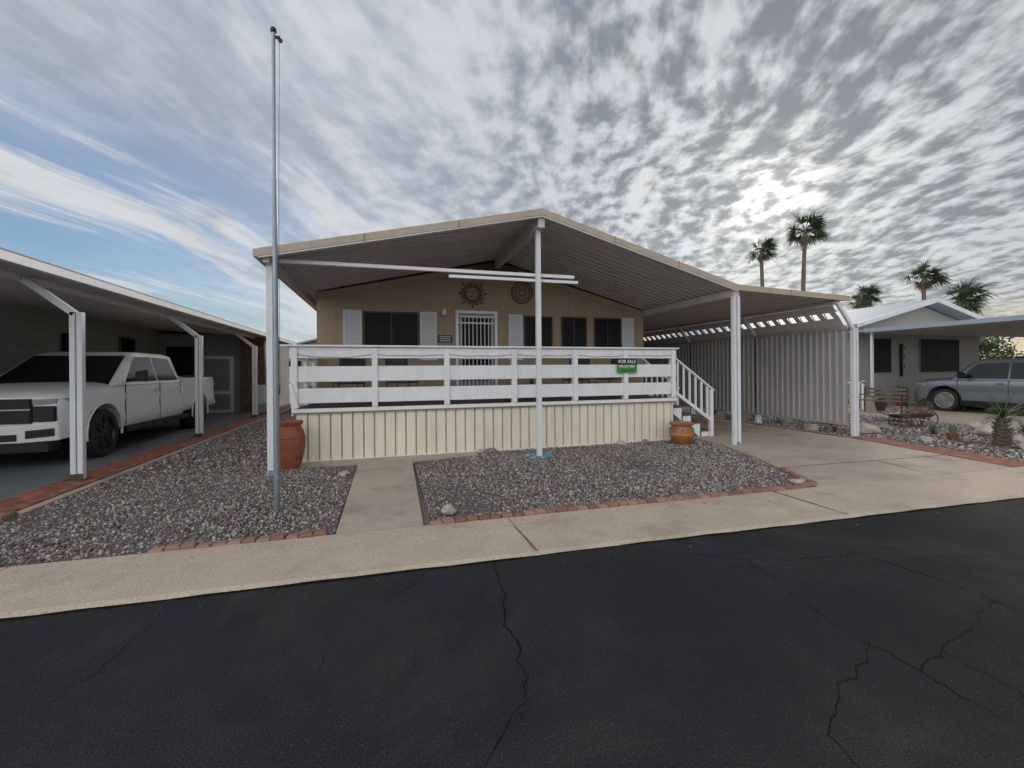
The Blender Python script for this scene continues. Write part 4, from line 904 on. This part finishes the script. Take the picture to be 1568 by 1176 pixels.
dk=mixc(mr(right,-.35,.30,0,1),(3.75,4.15,4.85),(2.45,2.65,3.0))
ccol=mixc(bright,dk,(6.5,6.75,7.1))
centre=mr(right,-.4,.75,1.02,.80)
sc=N.new('ShaderNodeVectorMath'); sc.operation='SCALE'; L.new(ccol,sc.inputs[0]); L.new(centre,sc.inputs['Scale']); ccol=sc.outputs[0]
skyb=N.new('ShaderNodeVectorMath'); skyb.operation='MULTIPLY'; L.new(sky.outputs[0],skyb.inputs[0]); skyb.inputs[1].default_value=(1.0,1.2,1.45)
col=mixc(cov,skyb.outputs[0],ccol)
g1=math_('MULTIPLY',math_('POWER',math_('MAXIMUM',sd,0.0),22.0),2.6); g2=math_('MULTIPLY',math_('POWER',math_('MAXIMUM',sd,0.0),700.0),9.0)
gm=math_('MULTIPLY',math_('ADD',g1,g2),mr(dens,.40,.58,.25,1.2))
gv=N.new('ShaderNodeVectorMath'); gv.operation='SCALE'; gv.inputs[0].default_value=(1.0,.94,.80); L.new(gm,gv.inputs['Scale'])
add=N.new('ShaderNodeVectorMath'); add.operation='ADD'; L.new(col,add.inputs[0]); L.new(gv.outputs[0],add.inputs[1])
hz=mr(dz,.0,.13,.9,0.0); hc=mixc(mr(sd,.45,.93,0,1),(5.6,6.2,6.9),(8.4,7.0,4.5))
col2=mixc(hz,add.outputs[0],hc)
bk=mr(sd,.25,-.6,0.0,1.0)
back_fill=mixc(bk,(1.0,1.0,1.0),(2.85,2.68,2.45))  # added fill: sky away from the sun boosted to light the house front
fin=N.new('ShaderNodeVectorMath'); fin.operation='MULTIPLY'; L.new(col2,fin.inputs[0]); L.new(back_fill,fin.inputs[1])
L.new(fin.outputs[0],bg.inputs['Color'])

sl=bpy.data.lights.new('sun','SUN'); sl.energy=1.5; sl.angle=R(10); sl.color=(1,.92,.80); so=bpy.data.objects.new('sun',sl); so.rotation_mode='QUATERNION'; so.rotation_quaternion=SD.to_track_quat('Z','Y'); COL.objects.link(so)

# ---------------------------------------------------------------- camera
cd=bpy.data.cameras.new('camera'); cd.sensor_width=36; cd.lens=15.15; cd.shift_y=-21/1568; cd.clip_end=3000; cd.clip_start=.05
co=bpy.data.objects.new('camera',cd); COL.objects.link(co)
m=Matrix.Rotation(-R(16.4),4,'Z')@Matrix.Rotation(R(90),4,'X')@Matrix.Rotation(-R(.45),4,'Z'); m.translation=Vector((0,0,1.6)); co.matrix_world=m
scene.camera=co
